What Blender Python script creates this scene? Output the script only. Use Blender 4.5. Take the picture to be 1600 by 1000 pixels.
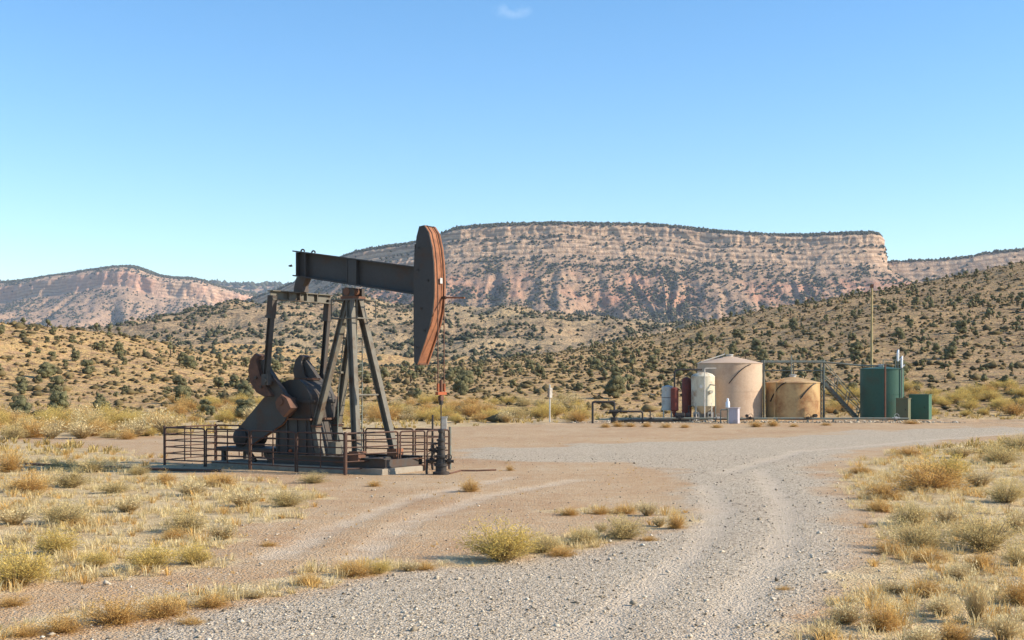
import bpy, math, random
import numpy as np

for o in list(bpy.data.objects):
    bpy.data.objects.remove(o, do_unlink=True)
scene = bpy.context.scene
COL = scene.collection

# ------------------------------------------------------------------ camera
CAM_H = 3.5            # the photographer stands on a low rise
FPX = 2000.0           # focal length in pixels of a 1600 px wide frame
cam_data = bpy.data.cameras.new('camera')
cam = bpy.data.objects.new('camera', cam_data)
COL.objects.link(cam)
cam.location = (0, 0, CAM_H)
cam.rotation_euler = (math.radians(90), 0, 0)
cam_data.sensor_width = 36.0
cam_data.lens = FPX / 1600 * 36
cam_data.shift_y = 90 / 1600
cam_data.clip_start = 0.1
cam_data.clip_end = 20000
scene.camera = cam

# ------------------------------------------------------------------ sky and sun
SUN_EL = math.radians(29)
SUN_AZ = math.radians(96)      # clockwise from +Y (straight ahead) : from the right
sun_dir = (math.sin(SUN_AZ) * math.cos(SUN_EL), math.cos(SUN_AZ) * math.cos(SUN_EL), math.sin(SUN_EL))
world = bpy.data.worlds.new('World')
scene.world = world
world.use_nodes = True
wn = world.node_tree
wn.nodes.clear()
w_out = wn.nodes.new('ShaderNodeOutputWorld')
w_bg = wn.nodes.new('ShaderNodeBackground')
sky = wn.nodes.new('ShaderNodeTexSky')
sky.sky_type = 'NISHITA'
sky.sun_disc = False
sky.sun_elevation = SUN_EL
sky.sun_rotation = SUN_AZ
sky.altitude = 300
sky.air_density = 1.0
sky.dust_density = 0.15
sky.ozone_density = 2.1
w_bg.inputs['Strength'].default_value = 0.138
# one faint wisp of cloud high in the sky
w_geo = wn.nodes.new('ShaderNodeTexCoord')
w_map = wn.nodes.new('ShaderNodeMapping')
w_map.inputs['Location'].default_value = (0.0, 0, -0.2757)
w_map.inputs['Scale'].default_value = (1.0, 0, 1.0)
w_len = wn.nodes.new('ShaderNodeVectorMath'); w_len.operation = 'MULTIPLY'
w_len.inputs[1].default_value = (60, 0, 150)
w_l2 = wn.nodes.new('ShaderNodeVectorMath'); w_l2.operation = 'LENGTH'
w_noise = wn.nodes.new('ShaderNodeTexNoise')
w_noise.inputs['Scale'].default_value = 60
w_noise.inputs['Detail'].default_value = 6
w_r = wn.nodes.new('ShaderNodeMapRange')
w_r.inputs['From Min'].default_value = 1.0
w_r.inputs['From Max'].default_value = 0.0
w_mul = wn.nodes.new('ShaderNodeMath'); w_mul.operation = 'MULTIPLY'
w_nr = wn.nodes.new('ShaderNodeMapRange')
w_nr.inputs['From Min'].default_value = 0.42
w_nr.inputs['From Max'].default_value = 0.75
w_sep = wn.nodes.new('ShaderNodeSeparateXYZ')
w_front = wn.nodes.new('ShaderNodeMath'); w_front.operation = 'GREATER_THAN'; w_front.inputs[1].default_value = 0
w_mul2 = wn.nodes.new('ShaderNodeMath'); w_mul2.operation = 'MULTIPLY'
w_mix = wn.nodes.new('ShaderNodeMixRGB')
w_mix.inputs['Color2'].default_value = (3.4, 4.3, 5.4, 1)
L = wn.links.new
L(w_geo.outputs['Generated'], w_map.inputs['Vector'])
L(w_map.outputs['Vector'], w_len.inputs[0])
L(w_len.outputs['Vector'], w_l2.inputs[0])
L(w_l2.outputs['Value'], w_r.inputs['Value'])
L(w_geo.outputs['Generated'], w_noise.inputs['Vector'])
L(w_noise.outputs['Fac'], w_nr.inputs['Value'])
L(w_r.outputs['Result'], w_mul.inputs[0])
L(w_nr.outputs['Result'], w_mul.inputs[1])
L(w_geo.outputs['Generated'], w_sep.inputs[0])
L(w_sep.outputs['Y'], w_front.inputs[0])
L(w_mul.outputs[0], w_mul2.inputs[0])
L(w_front.outputs[0], w_mul2.inputs[1])
L(w_mul2.outputs[0], w_mix.inputs['Fac'])
w_hs = wn.nodes.new('ShaderNodeHueSaturation'); w_hs.inputs['Saturation'].default_value = 1.27
L(sky.outputs['Color'], w_hs.inputs['Color'])
L(w_hs.outputs['Color'], w_mix.inputs['Color1'])
L(w_mix.outputs['Color'], w_bg.inputs['Color'])
L(w_bg.outputs['Background'], w_out.inputs['Surface'])

sun_data = bpy.data.lights.new('sun', 'SUN')
sun_data.energy = 5.0
sun_data.angle = math.radians(0.53)
sun_data.color = (1.0, 0.89, 0.73)
sun = bpy.data.objects.new('sun', sun_data)
COL.objects.link(sun)
from mathutils import Vector, Matrix
sun.rotation_euler = Vector(sun_dir).to_track_quat('Z', 'Y').to_euler()
sun.location = (60, -20, 60)

scene.view_settings.view_transform = 'Standard'
scene.view_settings.look = 'None'
scene.view_settings.exposure = 0.7
scene.view_settings.gamma = 1.0
scene.view_settings.use_curve_mapping = False
scene.render.engine = 'CYCLES'
cy = scene.cycles
cy.use_denoising = True
cy.max_bounces = 5
cy.diffuse_bounces = 3
cy.glossy_bounces = 2
cy.transmission_bounces = 2
cy.volume_bounces = 0
cy.transparent_max_bounces = 4
cy.caustics_reflective = False
cy.caustics_refractive = False

# ------------------------------------------------------------------ helpers
rng = np.random.default_rng(11)
random.seed(5)

def smooth(e0, e1, x):
    t = np.clip((x - e0) / (e1 - e0), 0, 1)
    return t * t * (3 - 2 * t)

_P = np.random.default_rng(3).permutation(512)
_P = np.concatenate([_P, _P, _P])
_G = np.random.default_rng(4).normal(size=(512, 3))
_G /= np.linalg.norm(_G, axis=1)[:, None]

def perlin(x, y, z=0.0):
    x, y, z = np.broadcast_arrays(np.asarray(x, float), np.asarray(y, float), np.asarray(z, float))
    xi, yi, zi = np.floor(x).astype(int), np.floor(y).astype(int), np.floor(z).astype(int)
    fx, fy, fz = x - xi, y - yi, z - zi
    u, v, w = [t * t * t * (t * (t * 6 - 15) + 10) for t in (fx, fy, fz)]
    def g(i, j, k):
        h = _P[(_P[(_P[(xi + i) % 512] + yi + j) % 512] + zi + k) % 512]
        gr = _G[h]
        return gr[..., 0] * (fx - i) + gr[..., 1] * (fy - j) + gr[..., 2] * (fz - k)
    def lerp(a, b, t): return a + (b - a) * t
    return lerp(lerp(lerp(g(0,0,0), g(1,0,0), u), lerp(g(0,1,0), g(1,1,0), u), v),
                lerp(lerp(g(0,0,1), g(1,0,1), u), lerp(g(0,1,1), g(1,1,1), u), v), w) * 1.6

def fbm(x, y, z=0.0, octaves=4, gain=0.5, lac=2.03):
    s, a = 0.0, 1.0
    x, y, z = np.asarray(x, float), np.asarray(y, float), np.asarray(z, float)
    for i in range(octaves):
        s = s + a * perlin(x + 17.3 * i, y + 9.1 * i, z + 5.7 * i)
        x, y, z, a = x * lac, y * lac, z * lac, a * gain
    return s

def tag(o, label=None, cat=None, group=None, kind=None):
    if label: o['label'] = label
    if cat: o['category'] = cat
    if group: o['group'] = group
    if kind: o['kind'] = kind
    return o

def np_mesh(name, verts, faces, mat=None, smooth_shade=False):
    """faces: int array (n,3) or (n,4), or list of lists"""
    me = bpy.data.meshes.new(name)
    verts = np.asarray(verts, dtype=np.float32)
    if isinstance(faces, np.ndarray):
        n, k = faces.shape
        me.vertices.add(len(verts))
        me.vertices.foreach_set('co', verts.ravel())
        me.loops.add(n * k)
        me.loops.foreach_set('vertex_index', faces.astype(np.int32).ravel())
        me.polygons.add(n)
        me.polygons.foreach_set('loop_start', np.arange(0, n * k, k, dtype=np.int32))
        me.polygons.foreach_set('loop_total', np.full(n, k, dtype=np.int32))
        me.update(calc_edges=True)
        me.validate()
    else:
        me.from_pydata([tuple(map(float, v)) for v in verts], [], faces)
        me.update()
    if mat is not None: me.materials.append(mat)
    if smooth_shade:
        me.polygons.foreach_set('use_smooth', np.ones(len(me.polygons), dtype=bool))
    return me

def link(name, me, parent=None, loc=None):
    o = bpy.data.objects.new(name, me)
    COL.objects.link(o)
    if parent: o.parent = parent
    if loc is not None: o.location = loc
    return o

def empty(name, loc=(0, 0, 0), rz=0.0):
    o = bpy.data.objects.new(name, None)
    o.empty_display_size = 0.3
    COL.objects.link(o)
    o.location = loc
    o.rotation_euler = (0, 0, rz)
    return o

def fattr(me, name, data):
    a = me.attributes.new(name, 'FLOAT', 'POINT')
    a.data.foreach_set('value', np.asarray(data, dtype=np.float32))

class MB:
    def __init__(s): s.v, s.f = [], []
    def add(s, verts, faces):
        b = len(s.v)
        s.v += [tuple(p) for p in verts]
        s.f += [[i + b for i in f] for f in faces]
        return s
    def box(s, c, d, rz=0.0):
        cx, cy_, cz = c; dx, dy, dz = d[0] / 2, d[1] / 2, d[2] / 2
        pts = []
        for z in (-dz, dz):
            for x, y in ((-dx, -dy), (dx, -dy), (dx, dy), (-dx, dy)):
                pts.append((cx + x * math.cos(rz) - y * math.sin(rz), cy_ + x * math.sin(rz) + y * math.cos(rz), cz + z))
        return s.add(pts, [[3,2,1,0],[4,5,6,7],[0,1,5,4],[1,2,6,5],[2,3,7,6],[3,0,4,7]])
    def bar(s, p0, p1, w, h, up=(0, 0, 1)):
        p0, p1 = Vector(p0), Vector(p1)
        d = (p1 - p0).normalized()
        up = Vector(up)
        if abs(d.dot(up)) > 0.98: up = Vector((1, 0, 0))
        x = d.cross(up).normalized(); y = x.cross(d).normalized()
        pts = []
        for p in (p0, p1):
            for a, b in ((-1,-1),(1,-1),(1,1),(-1,1)):
                pts.append(p + x * (a * w / 2) + y * (b * h / 2))
        return s.add(pts, [[0,1,2,3],[7,6,5,4],[0,4,5,1],[1,5,6,2],[2,6,7,3],[3,7,4,0]])
    def hbeam(s, p0, p1, w, h, t=0.03, up=(0, 0, 1)):
        """H section: two flanges (normal = y) and a web"""
        p0, p1 = Vector(p0), Vector(p1)
        d = (p1 - p0).normalized(); upv = Vector(up)
        if abs(d.dot(upv)) > 0.98: upv = Vector((1, 0, 0))
        x = d.cross(upv).normalized(); y = x.cross(d).normalized()
        off = y * (h / 2 - t / 2)
        s.bar(p0 + off, p1 + off, w, t, up)
        s.bar(p0 - off, p1 - off, w, t, up)
        s.bar(p0, p1, t, h - 2 * t, up)
        return s
    def tube(s, pts, r, n=8, caps=True):
        pts = [Vector(p) for p in pts]
        m = len(pts)
        rings = []
        up = None
        for i, p in enumerate(pts):
            if i == 0: d = pts[1] - pts[0]
            elif i == m - 1: d = pts[-1] - pts[-2]
            else: d = (pts[i + 1] - p).normalized() + (p - pts[i - 1]).normalized()
            d.normalize()
            if up is None:
                up = Vector((0, 0, 1)) if abs(d.z) < 0.9 else Vector((1, 0, 0))
            x = d.cross(up)
            if x.length < 1e-4: x = d.cross(Vector((0, 1, 0)))
            x.normalize(); y = x.cross(d).normalized(); up = y
            rr = r[i] if isinstance(r, (list, tuple)) else r
            rings.append([p + (x * math.cos(2 * math.pi * k / n) + y * math.sin(2 * math.pi * k / n)) * rr for k in range(n)])
        vs = [q for ring in rings for q in ring]
        fs = []
        for i in range(m - 1):
            for k in range(n):
                a, b = i * n + k, i * n + (k + 1) % n
                fs.append([a, b, b + n, a + n])
        if caps:
            fs.append(list(range(n))[::-1]); fs.append([(m - 1) * n + k for k in range(n)])
        return s.add(vs, fs)
    def lathe(s, prof, c=(0, 0, 0), n=32, cap=True):
        vs, fs = [], []
        for (r, z) in prof:
            for k in range(n):
                a = 2 * math.pi * k / n
                vs.append((c[0] + r * math.cos(a), c[1] + r * math.sin(a), c[2] + z))
        for i in range(len(prof) - 1):
            for k in range(n):
                a, b = i * n + k, i * n + (k + 1) % n
                fs.append([a, b, b + n, a + n])
        if cap:
            fs.append(list(range(n))[::-1]); fs.append([(len(prof) - 1) * n + k for k in range(n)])
        return s.add(vs, fs)
    def prism(s, poly, v0, v1):
        """polygon of (u,z) extruded along local y from v0 to v1"""
        n = len(poly)
        vs = [(p[0], v0, p[1]) for p in poly] + [(p[0], v1, p[1]) for p in poly]
        fs = [list(range(n)), list(range(n, 2 * n))[::-1]]
        for i in range(n):
            j = (i + 1) % n
            fs.append([j, i, i + n, j + n])
        return s.add(vs, fs)
    def ball(s, c, r, n=8, sq=(1, 1, 1)):
        prof = []
        vs, fs = [], []
        m = max(4, n // 2 + 1)
        for i in range(1, m):
            th = math.pi * i / m
            for k in range(n):
                a = 2 * math.pi * k / n
                vs.append((c[0] + r * sq[0] * math.sin(th) * math.cos(a), c[1] + r * sq[1] * math.sin(th) * math.sin(a), c[2] + r * sq[2] * math.cos(th)))
        top, bot = len(vs), len(vs) + 1
        vs += [(c[0], c[1], c[2] + r * sq[2]), (c[0], c[1], c[2] - r * sq[2])]
        for i in range(m - 2):
            for k in range(n):
                a, b = i * n + k, i * n + (k + 1) % n
                fs.append([a, a + n, b + n, b])
        for k in range(n):
            fs.append([top, k, (k + 1) % n]); fs.append([bot, (m - 2) * n + (k + 1) % n, (m - 2) * n + k])
        return s.add(vs, fs)
    def build(s, name, mat, parent=None, loc=None, smooth_deg=None):
        me = bpy.data.meshes.new(name)
        me.from_pydata([tuple(p) for p in s.v], [], s.f)
        import bmesh
        bm = bmesh.new(); bm.from_mesh(me)
        bmesh.ops.recalc_face_normals(bm, faces=bm.faces[:])
        if smooth_deg:
            for f in bm.faces: f.smooth = True
            lim = math.radians(smooth_deg)
            for e in bm.edges:
                if len(e.link_faces) == 2 and e.calc_face_angle(0) > lim: e.smooth = False
        bm.to_mesh(me); bm.free()
        me.materials.append(mat)
        return link(name, me, parent, loc)

# ------------------------------------------------------------------ materials
class NT:
    def __init__(s, name):
        s.m = bpy.data.materials.new(name); s.m.use_nodes = True
        s.t = s.m.node_tree; s.t.nodes.clear()
        s.out = s.n('ShaderNodeOutputMaterial'); s.b = s.n('ShaderNodeBsdfPrincipled')
        s.t.links.new(s.b.outputs[0], s.out.inputs[0])
        s.b.inputs['Specular IOR Level'].default_value = 0.25
        s.geo = s.n('ShaderNodeNewGeometry')
        s.tc = s.n('ShaderNodeTexCoord')
        s.pos = s.geo.outputs['Position']
    def n(s, t): return s.t.nodes.new(t)
    def l(s, a, b): s.t.links.new(a, b)
    def val(s, sock, v):
        if hasattr(v, 'is_output'): s.l(v, sock)
        else:
            sock.default_value = (*v, 1) if isinstance(v, tuple) and len(v) == 3 and len(sock.default_value) == 4 else v
    def noise(s, scale, detail=4, rough=0.55, vec=None, out='Fac', dist=0.0):
        q = s.n('ShaderNodeTexNoise'); q.inputs['Scale'].default_value = scale
        q.inputs['Detail'].default_value = detail; q.inputs['Roughness'].default_value = rough
        q.inputs['Distortion'].default_value = dist
        s.l(vec if vec is not None else s.pos, q.inputs['Vector'])
        return q.outputs[out]
    def voro(s, scale, out='Distance', feature='F1', vec=None, rand=1.0):
        q = s.n('ShaderNodeTexVoronoi'); q.inputs['Scale'].default_value = scale; q.feature = feature
        q.inputs['Randomness'].default_value = rand
        s.l(vec if vec is not None else s.pos, q.inputs['Vector'])
        return q.outputs[out]
    def scaled(s, sx, sy, sz, vec=None):
        q = s.n('ShaderNodeVectorMath'); q.operation = 'MULTIPLY'
        s.l(vec if vec is not None else s.pos, q.inputs[0]); q.inputs[1].default_value = (sx, sy, sz)
        return q.outputs[0]
    def rng(s, v, a, b, c=0.0, d=1.0):
        q = s.n('ShaderNodeMapRange'); s.l(v, q.inputs['Value'])
        for k, x in zip(('From Min', 'From Max', 'To Min', 'To Max'), (a, b, c, d)): q.inputs[k].default_value = x
        return q.outputs[0]
    def mix(s, f, a, b, mode='MIX'):
        q = s.n('ShaderNodeMixRGB'); q.blend_type = mode
        s.val(q.inputs[0], f); s.val(q.inputs[1], a); s.val(q.inputs[2], b)
        return q.outputs[0]
    def math(s, op, a, b=0.0):
        q = s.n('ShaderNodeMath'); q.operation = op
        s.val(q.inputs[0], a); s.val(q.inputs[1], b)
        return q.outputs[0]
    def attr(s, name, out='Fac'):
        q = s.n('ShaderNodeAttribute'); q.attribute_name = name
        return q.outputs[out]
    def objrand(s):
        return s.n('ShaderNodeObjectInfo').outputs['Random']
    def ramp(s, v, stops):
        q = s.n('ShaderNodeValToRGB'); s.l(v, q.inputs[0])
        e = q.color_ramp.elements
        while len(e) < len(stops): e.new(0.5)
        for el, (p, c) in zip(e, stops): el.position = p; el.color = (*c, 1)
        return q.outputs[0]
    def bump(s, h, strength=0.3, dist=0.05, nrm=None):
        q = s.n('ShaderNodeBump'); s.l(h, q.inputs['Height'])
        q.inputs['Strength'].default_value = strength; q.inputs['Distance'].default_value = dist
        if nrm is not None: s.l(nrm, q.inputs['Normal'])
        return q.outputs[0]
    def done(s, col, rough=0.9, metal=0.0, nrm=None):
        s.val(s.b.inputs['Base Color'], col); s.val(s.b.inputs['Roughness'], rough); s.val(s.b.inputs['Metallic'], metal)
        if nrm is not None: s.l(nrm, s.b.inputs['Normal'])
        return s.m

def paint(name, base, worn, rough=0.6, amount=0.5, scale=2.0, streak=True, metal=0.0, bump=0.15):
    """weathered paint: base colour, worn/rust patches and vertical streaks"""
    q = NT(name)
    oc = q.tc.outputs['Object']
    n1 = q.noise(scale, 6, 0.65, oc)
    f = q.rng(n1, 0.62 - 0.3 * amount, 0.78 - 0.2 * amount)
    if streak:
        n2 = q.noise(scale * 2.2, 5, 0.6, q.scaled(1, 1, 0.13, oc))
        f = q.math('MAXIMUM', f, q.rng(n2, 0.66 - 0.2 * amount, 0.82 - 0.16 * amount, 0, 0.8))
    fine = q.noise(scale * 14, 3, 0.6, oc)
    c = q.mix(f, base, worn)
    c = q.mix(0.35, c, q.mix(fine, (0.25, 0.25, 0.25), (0.75, 0.75, 0.75)), 'OVERLAY')
    return q.done(c, q.rng(n1, 0.3, 0.7, rough - 0.1, rough + 0.15), metal, q.bump(fine, bump, 0.01))
# ------------------------------------------------------------------ the land
def gp(px, py):
    """a point of the level ground, measured off the photograph"""
    d = FPX * CAM_H / (py - 590.0)
    return ((px - 800) * d / FPX, d)

_LX = [-400, -180, -120, -88, -80, -74, -66, -57, -50, -44, -33, -20]
_LZ = [22, 19, 15, 12.0, 10.2, 8.2, 6.2, 4.4, 3.0, 1.6, 0.3, 0]
_RX = [-120, -57, -38, -19, 0, 19, 38, 57, 76, 95, 114, 133, 152, 200, 260, 400]
_RZ = [2.5, 4.0, 5.2, 7.3, 9.4, 11.8, 15.2, 19.9, 24.3, 27.2, 30.2, 33.8, 37.5, 44, 48, 52]
_MX = [-900, -600, -450, -400, -350, -310, -270, -235, -200, -160, -120, -50, 0, 50, 100, 200, 400, 900]
_MZ = [10.0, 7.2, 8.8, 12.0, 17.5, 28.6, 37.7, 46.7, 55.5, 60.6, 60.1, 52.8, 49.0, 41.6, 33.7, 40.4, 60.0, 80.0]

def terrain(X, Y):
    X, Y = np.asarray(X, float), np.asarray(Y, float)
    xl = X + 5 * perlin(X / 60, Y / 60, 2.2)
    left = np.interp(xl, _LX, _LZ) * smooth(84, 226, Y) * (1 - 0.93 * smooth(240, 420, Y))
    ramp = np.clip((Y - 112) / 268, 0, 1)
    right = np.interp(X + 7 * perlin(X / 70, Y / 70, 6.2), _RX, _RZ) * (0.75 * ramp + 0.25 * ramp * ramp * (3 - 2 * ramp)) * (1 - 0.8 * smooth(390, 620, Y))
    mid = np.interp(X + 25 * perlin(X / 160, Y / 160, 4.1), _MX, _MZ) * smooth(430, 1010, Y) ** 0.85
    mid = mid * (1 - 0.25 * smooth(1050, 1700, Y) * (X < -150))
    hill = smooth(95, 180, Y)
    z = left + right + mid
    z = z + hill * (fbm(X / 42, Y / 42, 1.3, 3) * 1.1 + fbm(X / 9, Y / 9, 7.7, 3) * 0.30) * np.clip(0.35 + z / 14, 0, 1.3)
    far = smooth(480, 760, Y)
    g = 1 - np.abs(fbm(X / 120, Y / 220, 3.1, 4)) * 1.8
    z = z + far * (g * 9 - 4 + fbm(X / 28, Y / 28, 9.4, 3) * 2.4)
    # hummocks of the near ground
    near = 1 - smooth(100, 150, Y)
    z = z + near * (fbm(X / 5.5, Y / 5.5, 0.7, 3) * 0.035)
    # low gravel berm that carries the tanks
    bx, by = gp(1275, 658)
    berm = smooth(1.0, 0.55, np.maximum(np.abs((X - 19.5) / 15.5), np.abs((Y - 104.5) / 6.0)))
    z = z + berm * 0.16
    return z

def poly_sd(X, Y, poly):
    """signed distance to polygon, positive inside"""
    d = np.full(X.shape, 1e9); inside = np.zeros(X.shape, bool)
    n = len(poly)
    for i in range(n):
        x0, y0 = poly[i]; x1, y1 = poly[(i + 1) % n]
        ex, ey = x1 - x0, y1 - y0
        t = np.clip(((X - x0) * ex + (Y - y0) * ey) / (ex * ex + ey * ey + 1e-9), 0, 1)
        d = np.minimum(d, np.hypot(X - x0 - t * ex, Y - y0 - t * ey))
        c = ((y0 > Y) != (y1 > Y))
        with np.errstate(divide='ignore', invalid='ignore'):
            c &= X < (x1 - x0) * (Y - y0) / (y1 - y0 + 1e-12) + x0
        inside ^= c
    return np.where(inside, d, -d)

def line_d(X, Y, pts):
    d = np.full(X.shape, 1e9)
    for (x0, y0), (x1, y1) in zip(pts[:-1], pts[1:]):
        ex, ey = x1 - x0, y1 - y0
        t = np.clip(((X - x0) * ex + (Y - y0) * ey) / (ex * ex + ey * ey + 1e-9), 0, 1)
        d = np.minimum(d, np.hypot(X - x0 - t * ex, Y - y0 - t * ey))
    return d

G = lambda *pts: [gp(*p) for p in pts]
ROAD = G((60, 1035), (200, 990), (440, 931), (600, 898), (735, 882), (900, 862), (1040, 838), (1088, 812), (1060, 778), (1020, 752), (1000, 735),
         (930, 725), (800, 722), (712, 716), (700, 700), (860, 696), (1050, 690), (1250, 681), (1450, 672), (1700, 663),
         (1760, 669), (1560, 681), (1400, 697), (1320, 722), (1296, 752), (1320, 800), (1330, 860), (1285, 930), (1215, 1000), (1150, 1080), (900, 1500), (-300, 1500))
LEFTF = G((-300, 688), (60, 690), (200, 706), (300, 742), (420, 752), (500, 768), (480, 800), (400, 822), (340, 862), (340, 885), (220, 900), (60, 915), (-250, 960))
RIGHTF = G((1322, 735), (1390, 706), (1500, 692), (1700, 679), (2100, 668), (2300, 1060), (1230, 1090), (1270, 970), (1340, 905), (1378, 865), (1372, 815), (1335, 785), (1318, 760))
EDGE = G((-150, 1035), (0, 985), (120, 962), (250, 948), (430, 915), (560, 890), (690, 880), (790, 868), (900, 850), (980, 832), (1050, 818))
ISLE = G((880, 800), (940, 799), (1040, 800), (1060, 815))
BACK = G((-200, 655), (200, 655), (700, 660), (900, 658))
TRACKS = [G((1105, 760), (1125, 800), (1080, 870), (900, 1000)), G((1190, 735), (1225, 790), (1225, 850), (1150, 950), (1080, 1040)),
          G((430, 870), (520, 825), (640, 780), (800, 745)), G((560, 870), (640, 815), (760, 775), (900, 750)),
          G((1130, 740), (1250, 705), (1600, 676))]

def masks(X, Y):
    wob = fbm(X / 2.2, Y / 2.2, 5.0, 3)
    far = np.clip(Y / 45, 0.6, 2.2)
    road = smooth(-1.1, 1.1, poly_sd(X, Y, ROAD) + (wob * 0.8 + fbm(X / 7, Y / 7, 1.5, 3) * 1.5 * smooth(28, 50, Y)) * far)
    veg = np.maximum(smooth(-0.9, 0.9, poly_sd(X, Y, LEFTF) + wob * 1.0), smooth(-0.9, 0.9, poly_sd(X, Y, RIGHTF) + wob * 0.8))
    veg = np.maximum(veg, smooth(1.0, 0.2, line_d(X, Y, EDGE) + wob * 0.5) * 0.8)
    veg = np.maximum(veg, smooth(1.1, 0.2, line_d(X, Y, ISLE) + wob * 0.5) * 0.7)
    back = smooth(-2.5, 2.5, Y - np.interp(X, [-60, -30, -18, -10, 0, 6, 12, 30, 50, 80], [76, 74, 78, 84, 97, 101, 109, 110, 104, 100]) + wob * 1.5)
    veg = np.maximum(veg, back)
    tr = np.zeros_like(X)
    for t in TRACKS: tr = np.maximum(tr, smooth(0.55, 0.12, line_d(X, Y, t) + wob * 0.15))
    return road, veg, tr

def land_mesh(name, ys, n_r, mat, dz=0.0, rmax=0.62):
    r = np.linspace(-rmax, rmax, n_r)
    R, YY = np.meshgrid(r, ys)
    XX = R * (YY + 25)
    Z = terrain(XX, YY) + dz
    road, veg, tr = masks(XX, YY)
    nearm = smooth(60, 20, YY)
    Z = Z + (road * 0.02 - tr * 0.025) * (YY < 105) + veg * nearm * fbm(XX / 0.9, YY / 0.9, 2.0, 2) * 0.03
    m, n = XX.shape
    idx = np.arange(m * n).reshape(m, n)
    F = np.stack([idx[:-1, :-1], idx[:-1, 1:], idx[1:, 1:], idx[1:, :-1]], -1).reshape(-1, 4)
    me = np_mesh(name, np.stack([XX, YY, Z], -1).reshape(-1, 3), F, mat, True)
    fattr(me, 'road', road.ravel()); fattr(me, 'veg', veg.ravel()); fattr(me, 'track', tr.ravel())
    return link(name, me)

# --- ground material: bare reddish dirt, gravel of the road, straw-covered soil
def ground_material():
    q = NT('desert_ground')
    big = q.noise(0.16, 4, 0.6); med = q.noise(1.3, 5, 0.6); fine = q.noise(9, 4, 0.65); grit = q.noise(34, 3, 0.7)
    dirt = q.ramp(q.math('ADD', q.math('MULTIPLY', big, 0.55), q.math('MULTIPLY', med, 0.45)),
                  [(0.34, (0.40, 0.225, 0.105)), (0.5, (0.47, 0.30, 0.155)), (0.66, (0.52, 0.37, 0.22))])
    peb = q.voro(26, 'Color'); pebd = q.voro(26, 'Distance')
    sep = q.n('ShaderNodeSeparateColor'); q.l(peb, sep.inputs[0])
    stone = q.ramp(sep.outputs[0], [(0.0, (0.13, 0.10, 0.065)), (0.28, (0.38, 0.302, 0.205)), (0.7, (0.54, 0.44, 0.31)), (1.0, (0.68, 0.575, 0.43))])
    # dirt carries scattered gravel
    dirt = q.mix(q.rng(q.math('ADD', sep.outputs[1], q.math('MULTIPLY', med, 0.5)), 0.80, 1.1, 0, 0.55), dirt, stone)
    gravel = q.mix(q.rng(big, 0.35, 0.7, 0.05, 0.4), stone, (0.46, 0.345, 0.235))
    soil = q.ramp(q.math('ADD', q.math('MULTIPLY', med, 0.6), q.math('MULTIPLY', fine, 0.4)),
                  [(0.34, (0.30, 0.19, 0.095)), (0.46, (0.46, 0.325, 0.165)), (0.56, (0.60, 0.455, 0.25)), (0.7, (0.47, 0.32, 0.18))])
    # stony hillside: paler and redder plates of rock and grass patches
    hs = q.noise(0.42, 6, 0.68); hv = q.voro(0.55, 'Color'); hsep = q.n('ShaderNodeSeparateColor'); q.l(hv, hsep.inputs[0])
    hill = q.ramp(hs, [(0.37, (0.17, 0.095, 0.045)), (0.44, (0.42, 0.25, 0.105)), (0.53, (0.62, 0.42, 0.165)), (0.66, (0.50, 0.265, 0.12))])
    hill = q.mix(q.rng(hsep.outputs[0], 0.55, 0.9, 0, 0.55), hill, (0.54, 0.33, 0.18))
    hf = q.rng(q.math('ADD', q.sepz(q.pos, 1), q.math('MULTIPLY', big, 40)), 118, 150)
    hill = q.mix(q.rng(q.math('ADD', q.sepz(q.pos, 0), q.math('MULTIPLY', big, 50)), 40, 105, 0, 0.62), hill, q.ramp(hs, [(0.38, (0.15, 0.10, 0.05)), (0.5, (0.33, 0.225, 0.115)), (0.62, (0.42, 0.27, 0.15))]))
    soil = q.mix(hf, soil, hill)
    fr = q.rng(q.math('ADD', q.attr('road'), q.math('MULTIPLY', q.math('SUBTRACT', q.math('ADD', q.math('MULTIPLY', fine, 0.5), q.math('MULTIPLY', med, 0.5)), 0.5), 1.1)), 0.2, 0.8)
    fv = q.rng(q.math('ADD', q.attr('veg'), q.math('MULTIPLY', q.math('SUBTRACT', med, 0.5), 0.9)), 0.35, 0.75)
    c = q.mix(fr, dirt, gravel)
    c = q.mix(q.math('MULTIPLY', q.attr('track'), q.rng(med, 0.3, 0.6, 0.2, 0.6)), c, (0.58, 0.465, 0.335))
    c = q.mix(fv, c, soil)
    c = q.mix(0.3, c, q.mix(grit, (0.3, 0.3, 0.3), (0.7, 0.7, 0.7)), 'OVERLAY')
    peb2 = q.voro(13, 'Distance')
    h = q.math('ADD', q.math('ADD', q.math('MULTIPLY', q.rng(pebd, 0, 0.6, 1, 0), 0.6), q.math('MULTIPLY', q.rng(peb2, 0, 0.55, 1, 0), 0.7)), q.math('MULTIPLY', fine, 0.8))
    nb = q.bump(h, 0.75, 0.04)
    hb = q.math('MULTIPLY', hf, q.math('ADD', hs, q.math('MULTIPLY', q.noise(1.6, 4, 0.6), 0.35)))
    nb = q.bump(hb, 1.0, 1.5, nb)
    return q.done(c, 0.95, 0, nb)

def _sepz(self, vec, i=2):
    s = self.n('ShaderNodeSeparateXYZ'); self.l(vec, s.inputs[0]); return s.outputs[i]
NT.sepz = _sepz
M_GROUND = ground_material()

ys = np.concatenate([np.linspace(-18, 8, 14)[:-1], np.geomspace(33, 137, 300) - 25])
tag(land_mesh('ground', ys, 470, M_GROUND), kind='structure')
tag(land_mesh('hillside', np.geomspace(131, 620, 240) - 25, 400, M_GROUND, dz=-0.05), kind='structure')

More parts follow.
